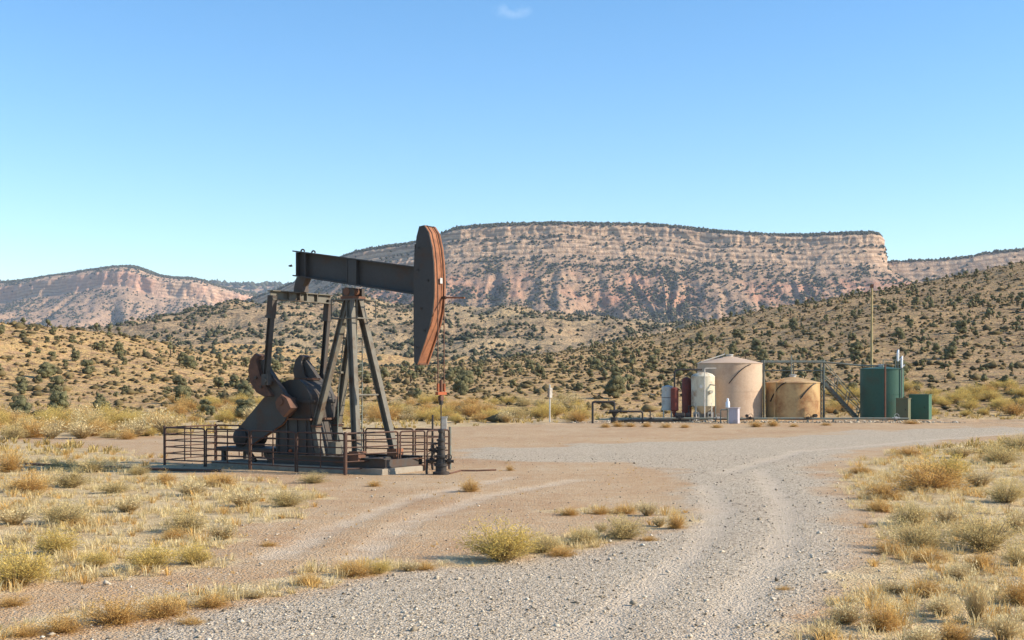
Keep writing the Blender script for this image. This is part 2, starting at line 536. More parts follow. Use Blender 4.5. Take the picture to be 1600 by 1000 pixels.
def foothill_material():
    q = NT('foothill_soil')
    n1 = q.noise(0.05, 6, 0.65); n2 = q.noise(0.22, 5, 0.65); big = q.noise(0.006, 3, 0.5)
    c = q.ramp(q.math('ADD', q.math('MULTIPLY', n1, 0.55), q.math('MULTIPLY', n2, 0.45)),
               [(0.38, (0.13, 0.095, 0.06)), (0.46, (0.30, 0.205, 0.115)), (0.54, (0.43, 0.30, 0.165)), (0.64, (0.33, 0.20, 0.11))])
    c = q.mix(q.rng(big, 0.45, 0.62, 0, 0.5), c, (0.42, 0.315, 0.165))
    return q.done(c, 0.95, 0, q.bump(q.math('ADD', n2, n1), 1.0, 4.0))
M_FOOT = foothill_material()
tag(land_mesh('foothill', np.geomspace(590, 2300, 200) - 25, 380, M_FOOT, dz=-0.2), kind='structure')

# the wide plain under everything, far enough to close the view on every side
pm = MB().add([(-4300, -180, -1.5), (4300, -180, -1.5), (4300, 6600, -1.5), (-4300, 6600, -1.5)], [[0, 1, 2, 3]])
tag(pm.build('plain', M_FOOT), kind='structure')

# ------------------------------------------------------------------ mesas
def resample(pts, ds):
    pts = np.asarray(pts, float)
    for _ in range(2):      # Chaikin
        q = np.empty((2 * len(pts) - 2, pts.shape[1]))
        q[0::2] = pts[:-1] * 0.75 + pts[1:] * 0.25
        q[1::2] = pts[:-1] * 0.25 + pts[1:] * 0.75
        pts = np.vstack([pts[:1], q, pts[-1:]])
    s = np.concatenate([[0], np.cumsum(np.hypot(*np.diff(pts[:, :2], axis=0).T))])
    n = int(s[-1] / ds) + 1
    si = np.linspace(0, s[-1], n)
    return np.stack([np.interp(si, s, pts[:, k]) for k in range(pts.shape[1])], 1), si

def loft(name, path, profile, ds, rows, mat, seed, gully=1.0, cliff=1.0):
    """path: (X, Y, crest z) left to right; profile: (outward w, drop below crest, cliff weight)"""
    path = [tuple(p) + (1.0,) if len(p) == 3 else p for p in path]
    P, s = resample(path, ds)
    t = np.gradient(P[:, :2], axis=0); t /= np.linalg.norm(t, axis=1)[:, None]
    nrm = np.stack([t[:, 1], -t[:, 0]], 1)
    k = np.ones(41) / 41
    nrm = np.stack([np.convolve(np.pad(nrm[:, i], 20, mode='edge'), k, 'valid') for i in (0, 1)], 1)
    nrm /= np.linalg.norm(nrm, axis=1)[:, None]
    pf = np.asarray(profile, float)
    al = np.concatenate([[0], np.cumsum(np.sqrt(np.diff(pf[:, 0]) ** 2 * 0.12 + np.diff(pf[:, 1]) ** 2 * 1.0 + 1))])
    ai = np.linspace(0, al[-1], rows)
    w, dz, cw = [np.interp(ai, al, pf[:, i]) for i in range(3)]
    S, W = np.meshgrid(s, w, indexing='ij'); _, DZ = np.meshgrid(s, dz, indexing='ij'); _, CW = np.meshgrid(s, cw, indexing='ij')
    crest = P[:, 2][:, None]; ws = P[:, 3][:, None]
    W0 = W.copy()
    W = np.where(W <= 0, W, np.where(W < 60, W * ws, W - 60 * (1 - ws)))
    # cliffs: buttresses and cracks; talus: spurs and gullies
    but = fbm(S / 70, DZ / 90, seed, 3) * 4.5 + np.abs(fbm(S / 20, DZ / 40, seed + 3, 4)) * 4 - 1.2 + fbm(S / 14, DZ / 4, seed + 8, 3) * 2.2 + fbm(S / 6, DZ / 12, seed + 1, 2) * 1.3
    spur = (1 - np.abs(fbm(S / 105 + fbm(S / 300, W / 300, seed, 2) * 0.5, W / 900, seed + 5, 3)) * 2.2)
    spur2 = (1 - np.abs(fbm(S / 38, W / 260, seed + 6, 3)) * 2.0)
    gw = np.clip((W - 48) / 190, 0, 1)
    top = np.clip((W + 6) / 6, 0, 1)
    Wd = W + top * but * cliff * (0.35 + 0.65 * CW) + gully * gw * (spur * 24 + spur2 * 13) + top * fbm(S / 22, W / 22, DZ / 22 + seed, 4) * (1.4 + 6.5 * gw)
    Zd = crest - DZ + fbm(S / 140, W / 400, seed + 2, 2) * 5 * np.clip(DZ / 20, 0, 1) + fbm(S / 17, W / 24, seed + 4, 4) * (1.3 + 3.2 * gw) * (W > -30)
    Zd += gully * gw * spur * 5
    X = P[:, 0][:, None] + nrm[:, 0][:, None] * Wd
    Y = P[:, 1][:, None] + nrm[:, 1][:, None] * Wd
    m, n = X.shape
    idx = np.arange(m * n).reshape(m, n)
    F = np.stack([idx[:-1, :-1], idx[:-1, 1:], idx[1:, 1:], idx[1:, :-1]], -1).reshape(-1, 4)[:, ::-1]
    V = np.stack([X, Y, Zd], -1).reshape(-1, 3)
    me = np_mesh(name, V, F, mat, False)
    fattr(me, 'drop', DZ.ravel()); fattr(me, 'cliff', CW.ravel())
    o = tag(link(name, me), kind='structure')
    return o, V.reshape(m, n, 3), CW, W0, DZ

def mesa_material(name, red_lo, red_hi, red_amt=0.8, g0=0.43, g1=0.56):
    q = NT(name)
    drop = q.attr('drop'); cl = q.attr('cliff')
    n1 = q.noise(0.02, 5, 0.6); n2 = q.noise(0.085, 7, 0.72); st = q.noise(0.30, 4, 0.65, q.scaled(0.03, 0.03, 1.0))
    stv = q.noise(0.3, 4, 0.6, q.scaled(1, 1, 0.12))
    talus = q.ramp(n2, [(0.37, (0.12, 0.085, 0.058)), (0.45, (0.27, 0.175, 0.11)), (0.55, (0.40, 0.26, 0.16)), (0.68, (0.30, 0.18, 0.11))])
    rock = q.ramp(st, [(0.37, (0.20, 0.125, 0.08)), (0.42, (0.48, 0.32, 0.20)), (0.55, (0.60, 0.425, 0.275)), (0.64, (0.40, 0.245, 0.15))])
    rock = q.mix(q.rng(stv, 0.52, 0.7, 0, 0.45), rock, (0.36, 0.22, 0.15))
    d2 = q.math('ADD', drop, q.math('MULTIPLY', q.math('SUBTRACT', n1, 0.5), 60))
    gate = q.rng(q.noise(0.0065, 3, 0.5), g0, g1)
    red = q.math('MULTIPLY', q.math('MULTIPLY', gate, q.rng(d2, red_lo - 12, red_lo + 4)), q.rng(d2, red_hi + 22, red_hi - 5))
    talus = q.mix(q.math('MULTIPLY', red, q.rng(n2, 0.35, 0.6, 0.25, red_amt)), talus, (0.46, 0.20, 0.12))
    # thin level beds of alternating pale and rusty rock below the rim
    beds = q.math('SINE', q.math('MULTIPLY', q.math('ADD', drop, q.math('MULTIPLY', n1, 14)), 0.62))
    rock = q.mix(q.rng(beds, -0.1, 0.7, 0, 0.7), rock, (0.27, 0.165, 0.10))
    upper = q.math('MULTIPLY', q.rng(drop, 6, 10), q.rng(drop, 92, 72, 0, 0.75))
    c = q.mix(q.math('MAXIMUM', cl, upper), talus, rock)
    c = q.mix(q.math('MULTIPLY', q.math('MULTIPLY', red, cl), 0.7), c, (0.50, 0.27, 0.185))
    return q.done(c, 0.95, 0, q.bump(q.math('ADD', n2, q.math('MULTIPLY', stv, 0.4)), 1.0, 4.0))

M_MESA = mesa_material('mesa_rock', 112, 162, 0.85)
M_MESAL = mesa_material('butte_rock', 24, 76, 0.7, 0.3, 0.5)

PROF = [(-420, 4, 0), (-200, -3, 0), (-60, -1, 0), (-14, 3, 0), (-4, 8, 0.2), (0, 10, 1), (3, 26, 1), (7, 28, 0.4), (14, 31, 0.1), (15, 38, 1), (23, 41, 0.1), (24, 46, 0.9), (33, 49, 0.1),
        (35, 50, 0.8), (38, 60, 1), (43, 61, 0.5), (44, 67, 1), (50, 70, 0.3), (60, 79, 0), (64, 80, 0.3), (66, 85, 0.6), (74, 88, 0), (100, 104, 0), (124, 117, 0.05), (130, 119, 0.3), (136, 127, 0.4), (146, 131, 0.05), (200, 166, 0), (270, 203, 0), (350, 233, 0), (470, 262, 0), (640, 290, 0)]
mesa_path = [(-900, 3050, 120), (-700, 2880, 150), (-560, 2750, 178), (-450, 2640, 205), (-390, 2600, 236), (-330, 2560, 259), (-240, 2530, 269), (-165, 2505, 278), (-120, 2490, 298), (-60, 2485, 305), (100, 2480, 308), (240, 2500, 308), (310, 2500, 305), (365, 2490, 297),
             (440, 2485, 289), (540, 2490, 284), (640, 2480, 287), (695, 2480, 289, 0.7), (722, 2492, 289, 0.25), (736, 2530, 287, 0.12), (736, 2640, 285, 0.12), (712, 2800, 280, 0.3), (660, 3050, 270, 0.5)]
mesa_o, mesa_V, mesa_CW, mesa_W, mesa_D = loft('mesa', mesa_path, PROF, 2.2, 150, M_MESA, 2.7)

PROFL = [(-600, 20, 0), (-260, 2, 0), (-80, 1, 0), (-30, 5, 0), (0, 14, 0), (18, 24, 0.1), (22, 27, 1), (29, 72, 1), (44, 79, 0.2), (130, 130, 0), (240, 172, 0), (380, 208, 0), (600, 245, 0), (900, 280, 0), (1200, 320, 0)]
butte_path = [(-3000, 4700, 300), (-2300, 4350, 308), (-1800, 4120, 312), (-1600, 4060, 314), (-1400, 4010, 340), (-1260, 3975, 354), (-1185, 3970, 359), (-1120, 3980, 332), (-1060, 3990, 322), (-980, 4010, 322), (-920, 4040, 300), (-850, 4120, 288), (-800, 4300, 282), (-780, 4600, 280)]
butte_o, butte_V, butte_CW, butte_W, butte_D = loft('butte', butte_path, PROFL, 4.6, 105, M_MESAL, 5.2, gully=1.5, cliff=2.4)

PROFR = [(-420, 4, 0), (-60, -1, 0), (-10, 3, 0.2), (0, 5, 1), (3, 14, 1), (16, 18, 0.2), (20, 26, 0.9), (34, 31, 0.2), (36, 40, 1), (46, 43, 0.3), (120, 84, 0), (260, 140, 0), (460, 190, 0), (800, 250, 0)]
right_path = [(560, 2700, 215), (640, 2590, 226), (700, 2545, 233), (760, 2530, 236), (830, 2520, 237), (900, 2505, 242), (945, 2500, 251), (1000, 2500, 256), (1100, 2500, 262), (1300, 2550, 262), (1700, 2700, 262), (2200, 2950, 262)]
rm_o, rm_V, rm_CW, rm_W, rm_D = loft('table_mountain', right_path, PROFR, 3.2, 90, M_MESA, 8.1)

PROFF = [(-300, 10, 0), (0, 0, 0), (120, 60, 0), (400, 150, 0), (900, 300, 0), (1500, 420, 0)]
ridge_path = [(-3200, 6000, 420), (-2400, 5900, 436), (-1600, 5850, 432), (-1200, 5850, 428), (-900, 5900, 420), (-500, 6000, 400)]
rg_o, rg_V, rg_CW, rg_W, rg_D = loft('ridge', ridge_path, PROFF, 12.0, 50, M_MESAL, 3.3, gully=2.0, cliff=1.0)
# ------------------------------------------------------------------ vegetation
def foliage_material(name, dark, light, var=0.5, wood=(0.13, 0.095, 0.065), rough=0.9):
    q = NT(name)
    r = q.objrand(); n = q.noise(3.5, 3, 0.6)
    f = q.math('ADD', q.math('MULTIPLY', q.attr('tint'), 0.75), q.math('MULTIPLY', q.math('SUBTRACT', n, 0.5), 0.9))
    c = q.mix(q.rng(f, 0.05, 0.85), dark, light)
    c = q.mix(q.math('MULTIPLY', r, var), c, q.mix(0.5, dark, (0.24, 0.18, 0.10)))
    c = q.mix(q.attr('wood'), c, wood)
    m = q.done(c, rough)
    q.b.inputs['Specular IOR Level'].default_value = 0.1
    tr = q.n('ShaderNodeBsdfTranslucent'); q.l(c, tr.inputs['Color'])
    ms = q.n('ShaderNodeMixShader'); ms.inputs[0].default_value = 0.34
    q.l(q.b.outputs[0], ms.inputs[1]); q.l(tr.outputs[0], ms.inputs[2]); q.l(ms.outputs[0], q.out.inputs[0])
    return m

M_JUN = foliage_material('juniper_foliage', (0.145, 0.14, 0.068), (0.33, 0.30, 0.155), 0.3)
M_FARJUN = foliage_material('distant_juniper_foliage', (0.065, 0.07, 0.042), (0.15, 0.145, 0.085), 0.0)
M_RAB = foliage_material('rabbitbrush_yellow', (0.50, 0.375, 0.12), (0.88, 0.65, 0.19), 0.14, (0.30, 0.225, 0.13))
M_SAGE = foliage_material('sagebrush_grey_green', (0.50, 0.385, 0.165), (0.88, 0.69, 0.32), 0.16, (0.28, 0.21, 0.13))
M_GOLD = foliage_material('dry_weed_golden', (0.54, 0.325, 0.10), (0.88, 0.575, 0.20), 0.18, (0.38, 0.24, 0.11))
M_STRAW = foliage_material('straw', (0.60, 0.45, 0.20), (0.92, 0.77, 0.44), 0.08, (0.42, 0.31, 0.17))

_t = (1 + 5 ** 0.5) / 2
ICO_V = np.array([(-1, _t, 0), (1, _t, 0), (-1, -_t, 0), (1, -_t, 0), (0, -1, _t), (0, 1, _t), (0, -1, -_t), (0, 1, -_t), (_t, 0, -1), (_t, 0, 1), (-_t, 0, -1), (-_t, 0, 1)], float)
ICO_V /= np.linalg.norm(ICO_V[0])
ICO_F = np.array([(0,11,5),(0,5,1),(0,1,7),(0,7,10),(0,10,11),(1,5,9),(5,11,4),(11,10,2),(10,7,6),(7,1,8),(3,9,4),(3,4,2),(3,2,6),(3,6,8),(3,8,9),(4,9,5),(2,4,11),(6,2,10),(8,6,7),(9,8,1)])

OCT_V = np.array([(1,0,0),(-1,0,0),(0,1,0),(0,-1,0),(0,0,1),(0,0,-1)], float); OCT_F = np.array([(0,2,4),(2,1,4),(1,3,4),(3,0,4),(2,0,5),(1,2,5),(3,1,5),(0,3,5)])
def blobs(rg, P, S, squash=0.8, jit=0.35):
    """jittered icosahedral bushes, all in one mesh"""
    n = len(P)
    k = 1 + rg.normal(0, jit, (n, 6, 1)).clip(-0.5, 0.7)
    V = OCT_V[None] * k
    a = rg.uniform(0, 2 * np.pi, n)
    c, s = np.cos(a)[:, None], np.sin(a)[:, None]
    V = np.stack([V[..., 0] * c - V[..., 1] * s, V[..., 0] * s + V[..., 1] * c, V[..., 2] * squash], -1)
    V = V * S[:, None, None] * 1.2 + P[:, None, :]
    V[..., 2] += (S * squash * 0.55)[:, None]
    F = OCT_F[None] + (np.arange(n) * 6)[:, None, None]
    tint = np.broadcast_to(np.clip(0.5 + OCT_V[:, 2] * 0.0 + rg.normal(0, 0.3, (n, 1)), 0, 1), (n, 6))
    return V.reshape(-1, 3), F.reshape(-1, 3), tint.ravel()

def stuff(name, V, F, tint, mat, label, cat, wood=None):
    me = np_mesh(name, V, F, mat)
    fattr(me, 'tint', tint)
    fattr(me, 'wood', np.zeros(len(V)) if wood is None else wood)
    o = link(name, me)
    return tag(o, label, cat, kind='stuff')

# --- leafy juniper: clumps of leaf faces round a short trunk with limbs
def juniper_mesh(name, seed, clumps=15, leaves=75, core=True):
    rg = np.random.default_rng(seed)
    V, F, tint, wood = [], [], [], []
    nv = 0
    def put(v, f, t, w):
        nonlocal nv
        V.append(v); F.append(f + nv); tint.append(t); wood.append(w); nv += len(v)
    cs = []
    for i in range(clumps):
        a = rg.uniform(0, 2 * np.pi); h = rg.uniform(0.12, 0.95)
        rad = 0.30 * np.sqrt(max(0.05, 1 - ((h - 0.42) / 0.62) ** 2)) * rg.uniform(0.45, 1.08)
        cs.append((math.cos(a) * rad, math.sin(a) * rad * rg.uniform(.8, 1.1), h * 0.92, rg.uniform(0.16, 0.25)))
    for (x, y, z, r) in cs:
        if core:
            k = 1 + rg.normal(0, 0.25, (12, 1)).clip(-.4, .5)
            put(ICO_V * k * r * 0.80 + (x, y, z), ICO_F.copy(), np.full(12, rg.uniform(0.1, 0.5)), np.zeros(12))
        d = rg.normal(size=(leaves, 3)); d /= np.linalg.norm(d, axis=1)[:, None]
        d[:, 2] = np.abs(d[:, 2]) * 0.9 + d[:, 2] * 0.1 - 0.15
        c = np.array((x, y, z)) + d * r * rg.uniform(0.7, 1.2, (leaves, 1))
        e1 = rg.normal(size=(leaves, 3)); e1 /= np.linalg.norm(e1, axis=1)[:, None]
        e2 = np.cross(e1, d); s = rg.uniform(0.02, 0.042, (leaves, 1))
        tri = np.stack([c + e1 * s, c - e1 * s * 0.6 + e2 * s, c - e1 * s * 0.6 - e2 * s], 1).reshape(-1, 3)
        tri[:, 2] = np.maximum(tri[:, 2], 0.0)
        put(tri, np.arange(leaves * 3).reshape(-1, 3), np.repeat(rg.uniform(0.1, 1, leaves), 3), np.zeros(leaves * 3))
    # trunk and limbs
    mb = MB()
    mb.tube([(0, 0, -0.12), (0.02, 0.01, 0.15), (0.0, 0.03, 0.45)], [0.05, 0.04, 0.02], 5)
    for (x, y, z, r) in cs[:6]: mb.tube([(0, 0, 0.08), (x * 0.5, y * 0.5, z * 0.6), (x, y, z)], [0.025, 0.018, 0.008], 4)
    tv = np.array([tuple(p) for p in mb.v]); tf = []
    for f in mb.f:
        for i in range(1, len(f) - 1): tf.append((f[0], f[i], f[i + 1]))
    put(tv, np.array(tf), np.zeros(len(tv)), np.ones(len(tv)))
    return np.vstack(V), np.vstack(F), np.concatenate(tint), np.concatenate(wood)

def veg_mesh(name, data, mat):
    me = np_mesh(name, data[0], data[1], mat)
    fattr(me, 'tint', data[2]); fattr(me, 'wood', data[3])
    return me

JUN = [veg_mesh('juniper_bush', juniper_mesh('j', 40 + i, 12 + 2 * i, 80), M_JUN) for i in range(6)]

rgj = np.random.default_rng(21)
def scatter(n, rlo, rhi, ylo, yhi, mind, rg, existing, ok=None):
    out = []
    tries = 0
    while len(out) < n and tries < n * 60:
        tries += 1
        y = math.sqrt(rg.uniform(ylo ** 2, yhi ** 2)); x = rg.uniform(rlo, rhi) * y
        if ok is not None and not ok(x, y): continue
        if all((x - a) ** 2 + (y - b) ** 2 > mind ** 2 for a, b in existing):
            existing.append((x, y)); out.append((x, y))
    return out

ex = []
def not_tanks(x, y): return not (0 < x < 45 and y < 116)
hand = []
# bushes that stand out on the near slopes, from the photograph (pixel column, distance, width in metres)
groups = []
left_pts = scatter(84, -0.43, -0.175, 104, 224, 3.6, rgj, ex)
mid_pts = scatter(66, -0.19, 0.10, 135, 300, 4.2, rgj, ex, not_tanks)
right_pts = scatter(150, 0.06, 0.43, 140, 330, 3.6, rgj, ex, not_tanks)
INFO = {
    'left': ('round dark green juniper bush on the tan slope left of the pump jack', 'junipers on the left slope'),
    'mid': ('round dark green juniper bush on the low rise between pump jack and tanks', 'junipers on the low rise in the middle'),
    'right': ('round dark green juniper bush on the hillside behind the storage tanks', 'junipers on the right hillside'),
}
for key, pts in (('left', left_pts), ('mid', mid_pts), ('right', right_pts)):
    for (x, y) in pts:
        o = bpy.data.objects.new('juniper_bush', JUN[rgj.integers(6)]); COL.objects.link(o)
        w = 0.95 + 1.6 * rgj.random() ** 1.6 * (1.0 if key == 'left' else 1.15)
        if rgj.random() < 0.25: w *= 0.65
        o.location = (x, y, float(terrain(x, y)) - 0.05)
        o.scale = (w, w, w * rgj.uniform(0.72, 1.0))
        o.rotation_euler = (0, 0, rgj.uniform(0, 6.28))
        size = 'small' if w < 1.2 else ('large' if w > 2.0 else 'middling')
        col = 800 + FPX * x / y
        if key == 'left':
            loc = ('near the left slope crest' if y > 190 else 'halfway up the left slope' if y > 145 else 'at the left slope foot') + (' by the picture edge' if col < 130 else ' nearest the pump jack' if col > 290 else '')
        elif key == 'mid':
            loc = 'on the low rise ' + ('behind the pump jack' if col < 640 else 'right of the horsehead' if col < 840 else 'behind the pipe loop') + (', far up' if y > 220 else ', near the brush belt')
        else:
            loc = ('high on' if y > 260 else 'halfway up' if y > 190 else 'low on') + ' the right hill, ' + ('above the red vessel' if col < 1080 else 'above the pinkish tank' if col < 1195 else 'above the ochre tank' if col < 1340 else 'above the green tank' if col < 1460 else 'by the right edge')
        tag(o, f'{size} dark juniper {loc}', 'bush', f'{size} junipers {loc}')

# the rest of the junipers on the hills read as one mass
rest = scatter(420, -0.10, 0.58, 200, 470, 3.2, rgj, ex, not_tanks) + scatter(420, 0.06, 0.56, 150, 420, 2.4, rgj, ex, not_tanks) + scatter(70, -0.58, -0.43, 110, 300, 4.0, rgj, ex) + scatter(60, -0.43, -0.1, 230, 330, 5, rgj, ex)
lo = [juniper_mesh('l', 90 + i, 5, 14) for i in range(4)]
V, F, T, Wd, nv = [], [], [], [], 0
for (x, y) in rest:
    d = lo[rgj.integers(4)]; w = 1.0 + 1.7 * rgj.random() ** 1.5; a = rgj.uniform(0, 6.28)
    R = np.array([[math.cos(a), -math.sin(a), 0], [math.sin(a), math.cos(a), 0], [0, 0, 1]])
    V.append((d[0] @ R.T) * (w, w, w * 0.85) + (x, y, float(terrain(x, y)) - 0.05)); F.append(d[1] + nv); T.append(d[2]); Wd.append(d[3]); nv += len(d[0])
stuff('juniper_woodland', np.vstack(V), np.vstack(F), np.concatenate(T), M_JUN, 'dark green juniper scrub covering the hills behind the tanks', 'woodland', np.concatenate(Wd))

# small scrub dotted over the hills, foothills and mesas
rgb_ = np.random.default_rng(77)
n = 21000
y = np.sqrt(rgb_.uniform(100 ** 2, 460 ** 2, n)); x = rgb_.uniform(-0.58, 0.58, n) * y
keep = ~((x > 0) & (x < 45) & (y < 116))
x, y = x[keep], y[keep]
S = rgb_.uniform(0.14, 0.42, len(x)) * (1 + (rgb_.random(len(x)) < 0.1))
V, F, T = blobs(rgb_, np.stack([x, y, terrain(x, y)], 1), S, 0.55, 0.5)
stuff('hill_scrub', V, F, T, foliage_material('hill_scrub_foliage', (0.10, 0.085, 0.045), (0.30, 0.22, 0.10), 0.0), 'low dry scrub and stones dotted over the hill slopes', 'scrub')
n = 30000
y = np.sqrt(rgb_.uniform(440 ** 2, 1120 ** 2, n)); x = rgb_.uniform(-0.5, 0.5, n) * y
cl = fbm(x / 60, y / 90, 3.0, 3)
keep = rgb_.random(n) < np.clip(0.55 + cl * 0.9, 0.12, 1)
x, y = x[keep], y[keep]
S = rgb_.uniform(0.5, 1.45, len(x))
V, F, T = blobs(rgb_, np.stack([x, y, terrain(x, y)], 1), S, 0.75)
stuff('foothill_juniper_scrub', V, F, T, M_FARJUN, 'dark scrub dotted over the pale foothills below the mesa', 'scrub')

def mesa_scrub(name, VV, CW, W, D, n, smin, smax, label, topfrac, seed, clump=55, wmax=360, vis=lambda P: np.where(np.abs(P[:, 0] / P[:, 1]) < 0.47, 1.0, 0.15)):
    rg = np.random.default_rng(seed)
    m, k = CW.shape
    i = rg.integers(0, m - 1, n * 5); j = rg.integers(0, k - 1, n * 5)
    P = VV[i, j] + (VV[np.minimum(i + 1, m - 1), j] - VV[i, j]) * rg.random((n * 5, 1)) + (VV[i, np.minimum(j + 1, k - 1)] - VV[i, j]) * rg.random((n * 5, 1))
    wt = np.clip(1 - CW[i, j] * 1.6, 0.03, 1) * np.where((D[i, j] > 26) & (D[i, j] < 80), 1.0, 0.7) * vis(P) * (W[i, j] < wmax)
    cl = fbm(P[:, 0] / clump, P[:, 1] / clump, P[:, 2] / clump, 3)
    wt *= np.clip(0.5 + cl * 0.9, 0.1, 1)
    keep = rg.random(n * 5) < wt
    P = P[keep][:n]
    # trees along the rim
    it = rg.integers(0, m, int(n * topfrac)); cols = np.where((W[0] < -2) & (W[0] > -70))[0]
    jt = rg.choice(cols, len(it))
    P = np.vstack([P, VV[it, jt] + rg.normal(0, 2, (len(it), 3)) * (1, 1, 0)])
    S = rg.uniform(smin, smax, len(P))
    V, F, T = blobs(rg, P, S, 0.8)
    return stuff(name, V, F, T, M_FARJUN, label, 'scrub')
mesa_scrub('mesa_juniper_scrub', mesa_V, mesa_CW, mesa_W, mesa_D, 28000, 1.5, 3.2, 'dark junipers dotted over the slopes and rim of the wide mesa', 0.22, 5)
mesa_scrub('butte_juniper_scrub', butte_V, butte_CW, butte_W, butte_D, 22000, 1.9, 3.8, 'dark junipers dotted over the distant hazy mesa on the left', 0.35, 6, 90, 750)
mesa_scrub('table_mountain_scrub', rm_V, rm_CW, rm_W, rm_D, 4000, 2.0, 4.2, 'dark junipers dotted over the farther mesa at the right edge', 0.25, 7, 80)
mesa_scrub('ridge_scrub', rg_V, rg_CW, rg_W, rg_D, 2600, 8, 16, 'dark woodland on the blue ridge far behind', 0.3, 8, 150, 2000)

# --- shrubs of the flat: stems fanning out of one root, with fine leaves
def shrub_mesh(seed, stems=120, leaves=1500, open_=0.62, leaf=0.028, droop=0.0, bare=0.25):
    rg = np.random.default_rng(seed)
    lob = rg.uniform(0, 2 * np.pi, 3)
    a = rg.uniform(0, 2 * np.pi, stems)
    th = np.arccos(1 - rg.random(stems) * open_)
    rr = rg.uniform(0.72, 1.04, stems) * (1 + 0.16 * np.cos(2 * a + lob[0]) + 0.12 * np.cos(3 * a + lob[1]))
    tip = np.stack([0.56 * np.sin(th) * np.cos(a), 0.56 * np.sin(th) * np.sin(a), np.cos(th) ** 0.8 - droop * th * 0.1], 1) * rr[:, None]
    base = np.stack([np.cos(a), np.sin(a), 0 * a], 1) * rg.uniform(0, 0.09, (stems, 1))
    mid = base + (tip - base) * 0.5 + np.stack([0 * a, 0 * a, 0 * a + 0.05], 1) + rg.normal(0, 0.025, (stems, 3))
    mid[:, :2] *= 0.9
    side = np.cross(tip - base, rg.normal(size=(stems, 3))); side /= np.linalg.norm(side, axis=1)[:, None]
    w0, w1 = 0.007, 0.004
    V = np.stack([base - side * w0, base + side * w0, mid - side * w1, mid + side * w1, tip], 1).reshape(-1, 3)
    k = (np.arange(stems) * 5)[:, None]
    F = np.concatenate([k + [0, 1, 3], k + [0, 3, 2], k + [2, 3, 4]])
    # leaves and twigs along the outer part of the stems
    i = rg.integers(0, stems, leaves); t = rg.uniform(bare, 1.0, leaves) ** 0.8
    q = np.where((t < 0.5)[:, None], base[i] + (mid[i] - base[i]) * (t * 2)[:, None], mid[i] + (tip[i] - mid[i]) * (t * 2 - 1)[:, None])
    q = q + rg.normal(0, 0.03, (leaves, 3)) * (0.5 + t)[:, None]
    d = (tip - base)[i]; d /= np.linalg.norm(d, axis=1)[:, None]
    d = d + rg.normal(0, 0.45, (leaves, 3)); d /= np.linalg.norm(d, axis=1)[:, None]
    sd = np.cross(d, rg.normal(size=(leaves, 3))); sd /= np.linalg.norm(sd, axis=1)[:, None]
    ln = leaf * rg.uniform(1.2, 2.8, (leaves, 1)); wd = leaf * rg.uniform(0.18, 0.36, (leaves, 1))
    LV = np.stack([q - sd * wd, q + sd * wd, q + d * ln], 1).reshape(-1, 3)
    LV[:, 2] = np.maximum(LV[:, 2], 0)
    LF = np.arange(leaves * 3).reshape(-1, 3) + len(V)
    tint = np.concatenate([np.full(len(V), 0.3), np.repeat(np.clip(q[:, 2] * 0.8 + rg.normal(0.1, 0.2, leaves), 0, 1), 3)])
    wood = np.concatenate([np.full(len(V), 0.8), np.zeros(len(LV))])
    return np.vstack([V, LV]), np.vstack([F, LF]), tint, wood

SHRUB = {
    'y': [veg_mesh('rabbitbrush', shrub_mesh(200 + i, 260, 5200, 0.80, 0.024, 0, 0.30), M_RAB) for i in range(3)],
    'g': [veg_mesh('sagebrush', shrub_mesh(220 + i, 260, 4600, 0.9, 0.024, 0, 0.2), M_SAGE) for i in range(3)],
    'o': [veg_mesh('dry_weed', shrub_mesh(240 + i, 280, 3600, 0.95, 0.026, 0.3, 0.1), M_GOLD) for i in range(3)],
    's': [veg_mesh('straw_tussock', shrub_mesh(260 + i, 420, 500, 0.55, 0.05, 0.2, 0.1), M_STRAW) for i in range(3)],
}
KIND = {'y': 'yellow-green rabbitbrush', 'g': 'grey-green sagebrush', 'o': 'dry golden-orange weed', 's': 'pale straw tussock'}
NAME = {'y': 'rabbitbrush', 'g': 'sagebrush', 'o': 'dry_weed', 's': 'straw_tussock'}
CAT = {'y': 'shrub', 'g': 'shrub', 'o': 'weed', 's': 'tussock'}
rgs = np.random.default_rng(33)
def put_shrub(px, py, wpx, hpx, k, where, group, label=None):
    X, Y = gp(px, py)
    s = Y / FPX
    o = bpy.data.objects.new(NAME[k], SHRUB[k][rgs.integers(3)]); COL.objects.link(o)
    w, h = wpx * s * 1.0, hpx * s * 1.0
    o.location = (X, Y, float(terrain(X, Y)) - 0.02)
    o.scale = (w, w, h); o.rotation_euler = (0, 0, rgs.uniform(0, 6.28))
    if label is None:
        sz = 'small' if w < 0.7 else 'broad' if w > 1.25 else 'middling'
        side = ''
        if 'field left' in where: side = ', near the fence' if py < 775 else ', by the left edge' if px < 160 else ', toward the dirt track' if px > 260 else ''
        elif 'field right' in where: side = ', far end' if py < 745 else ', nearest the camera' if py > 950 else ', by the picture edge' if px > 1540 else ', beside the gravel' if px < 1400 else ''
        elif 'left edge' in where: side = ', lower left corner' if px < 140 else ', nearer the centre' if px > 450 else ''
        elif 'tank pipes' in where or 'front pipes' in where: side = ' left of the meter cabinet' if px < 1130 else ' right of the meter cabinet'
        elif 'road bend' in where: side = ', front row' if py > 830 else ', back row'
        label = f'{sz} {KIND[k]} {where}{side}'
        group = f'{sz} {KIND[k]} {where}{side}'
    tag(o, label, CAT[k], group)
    return o

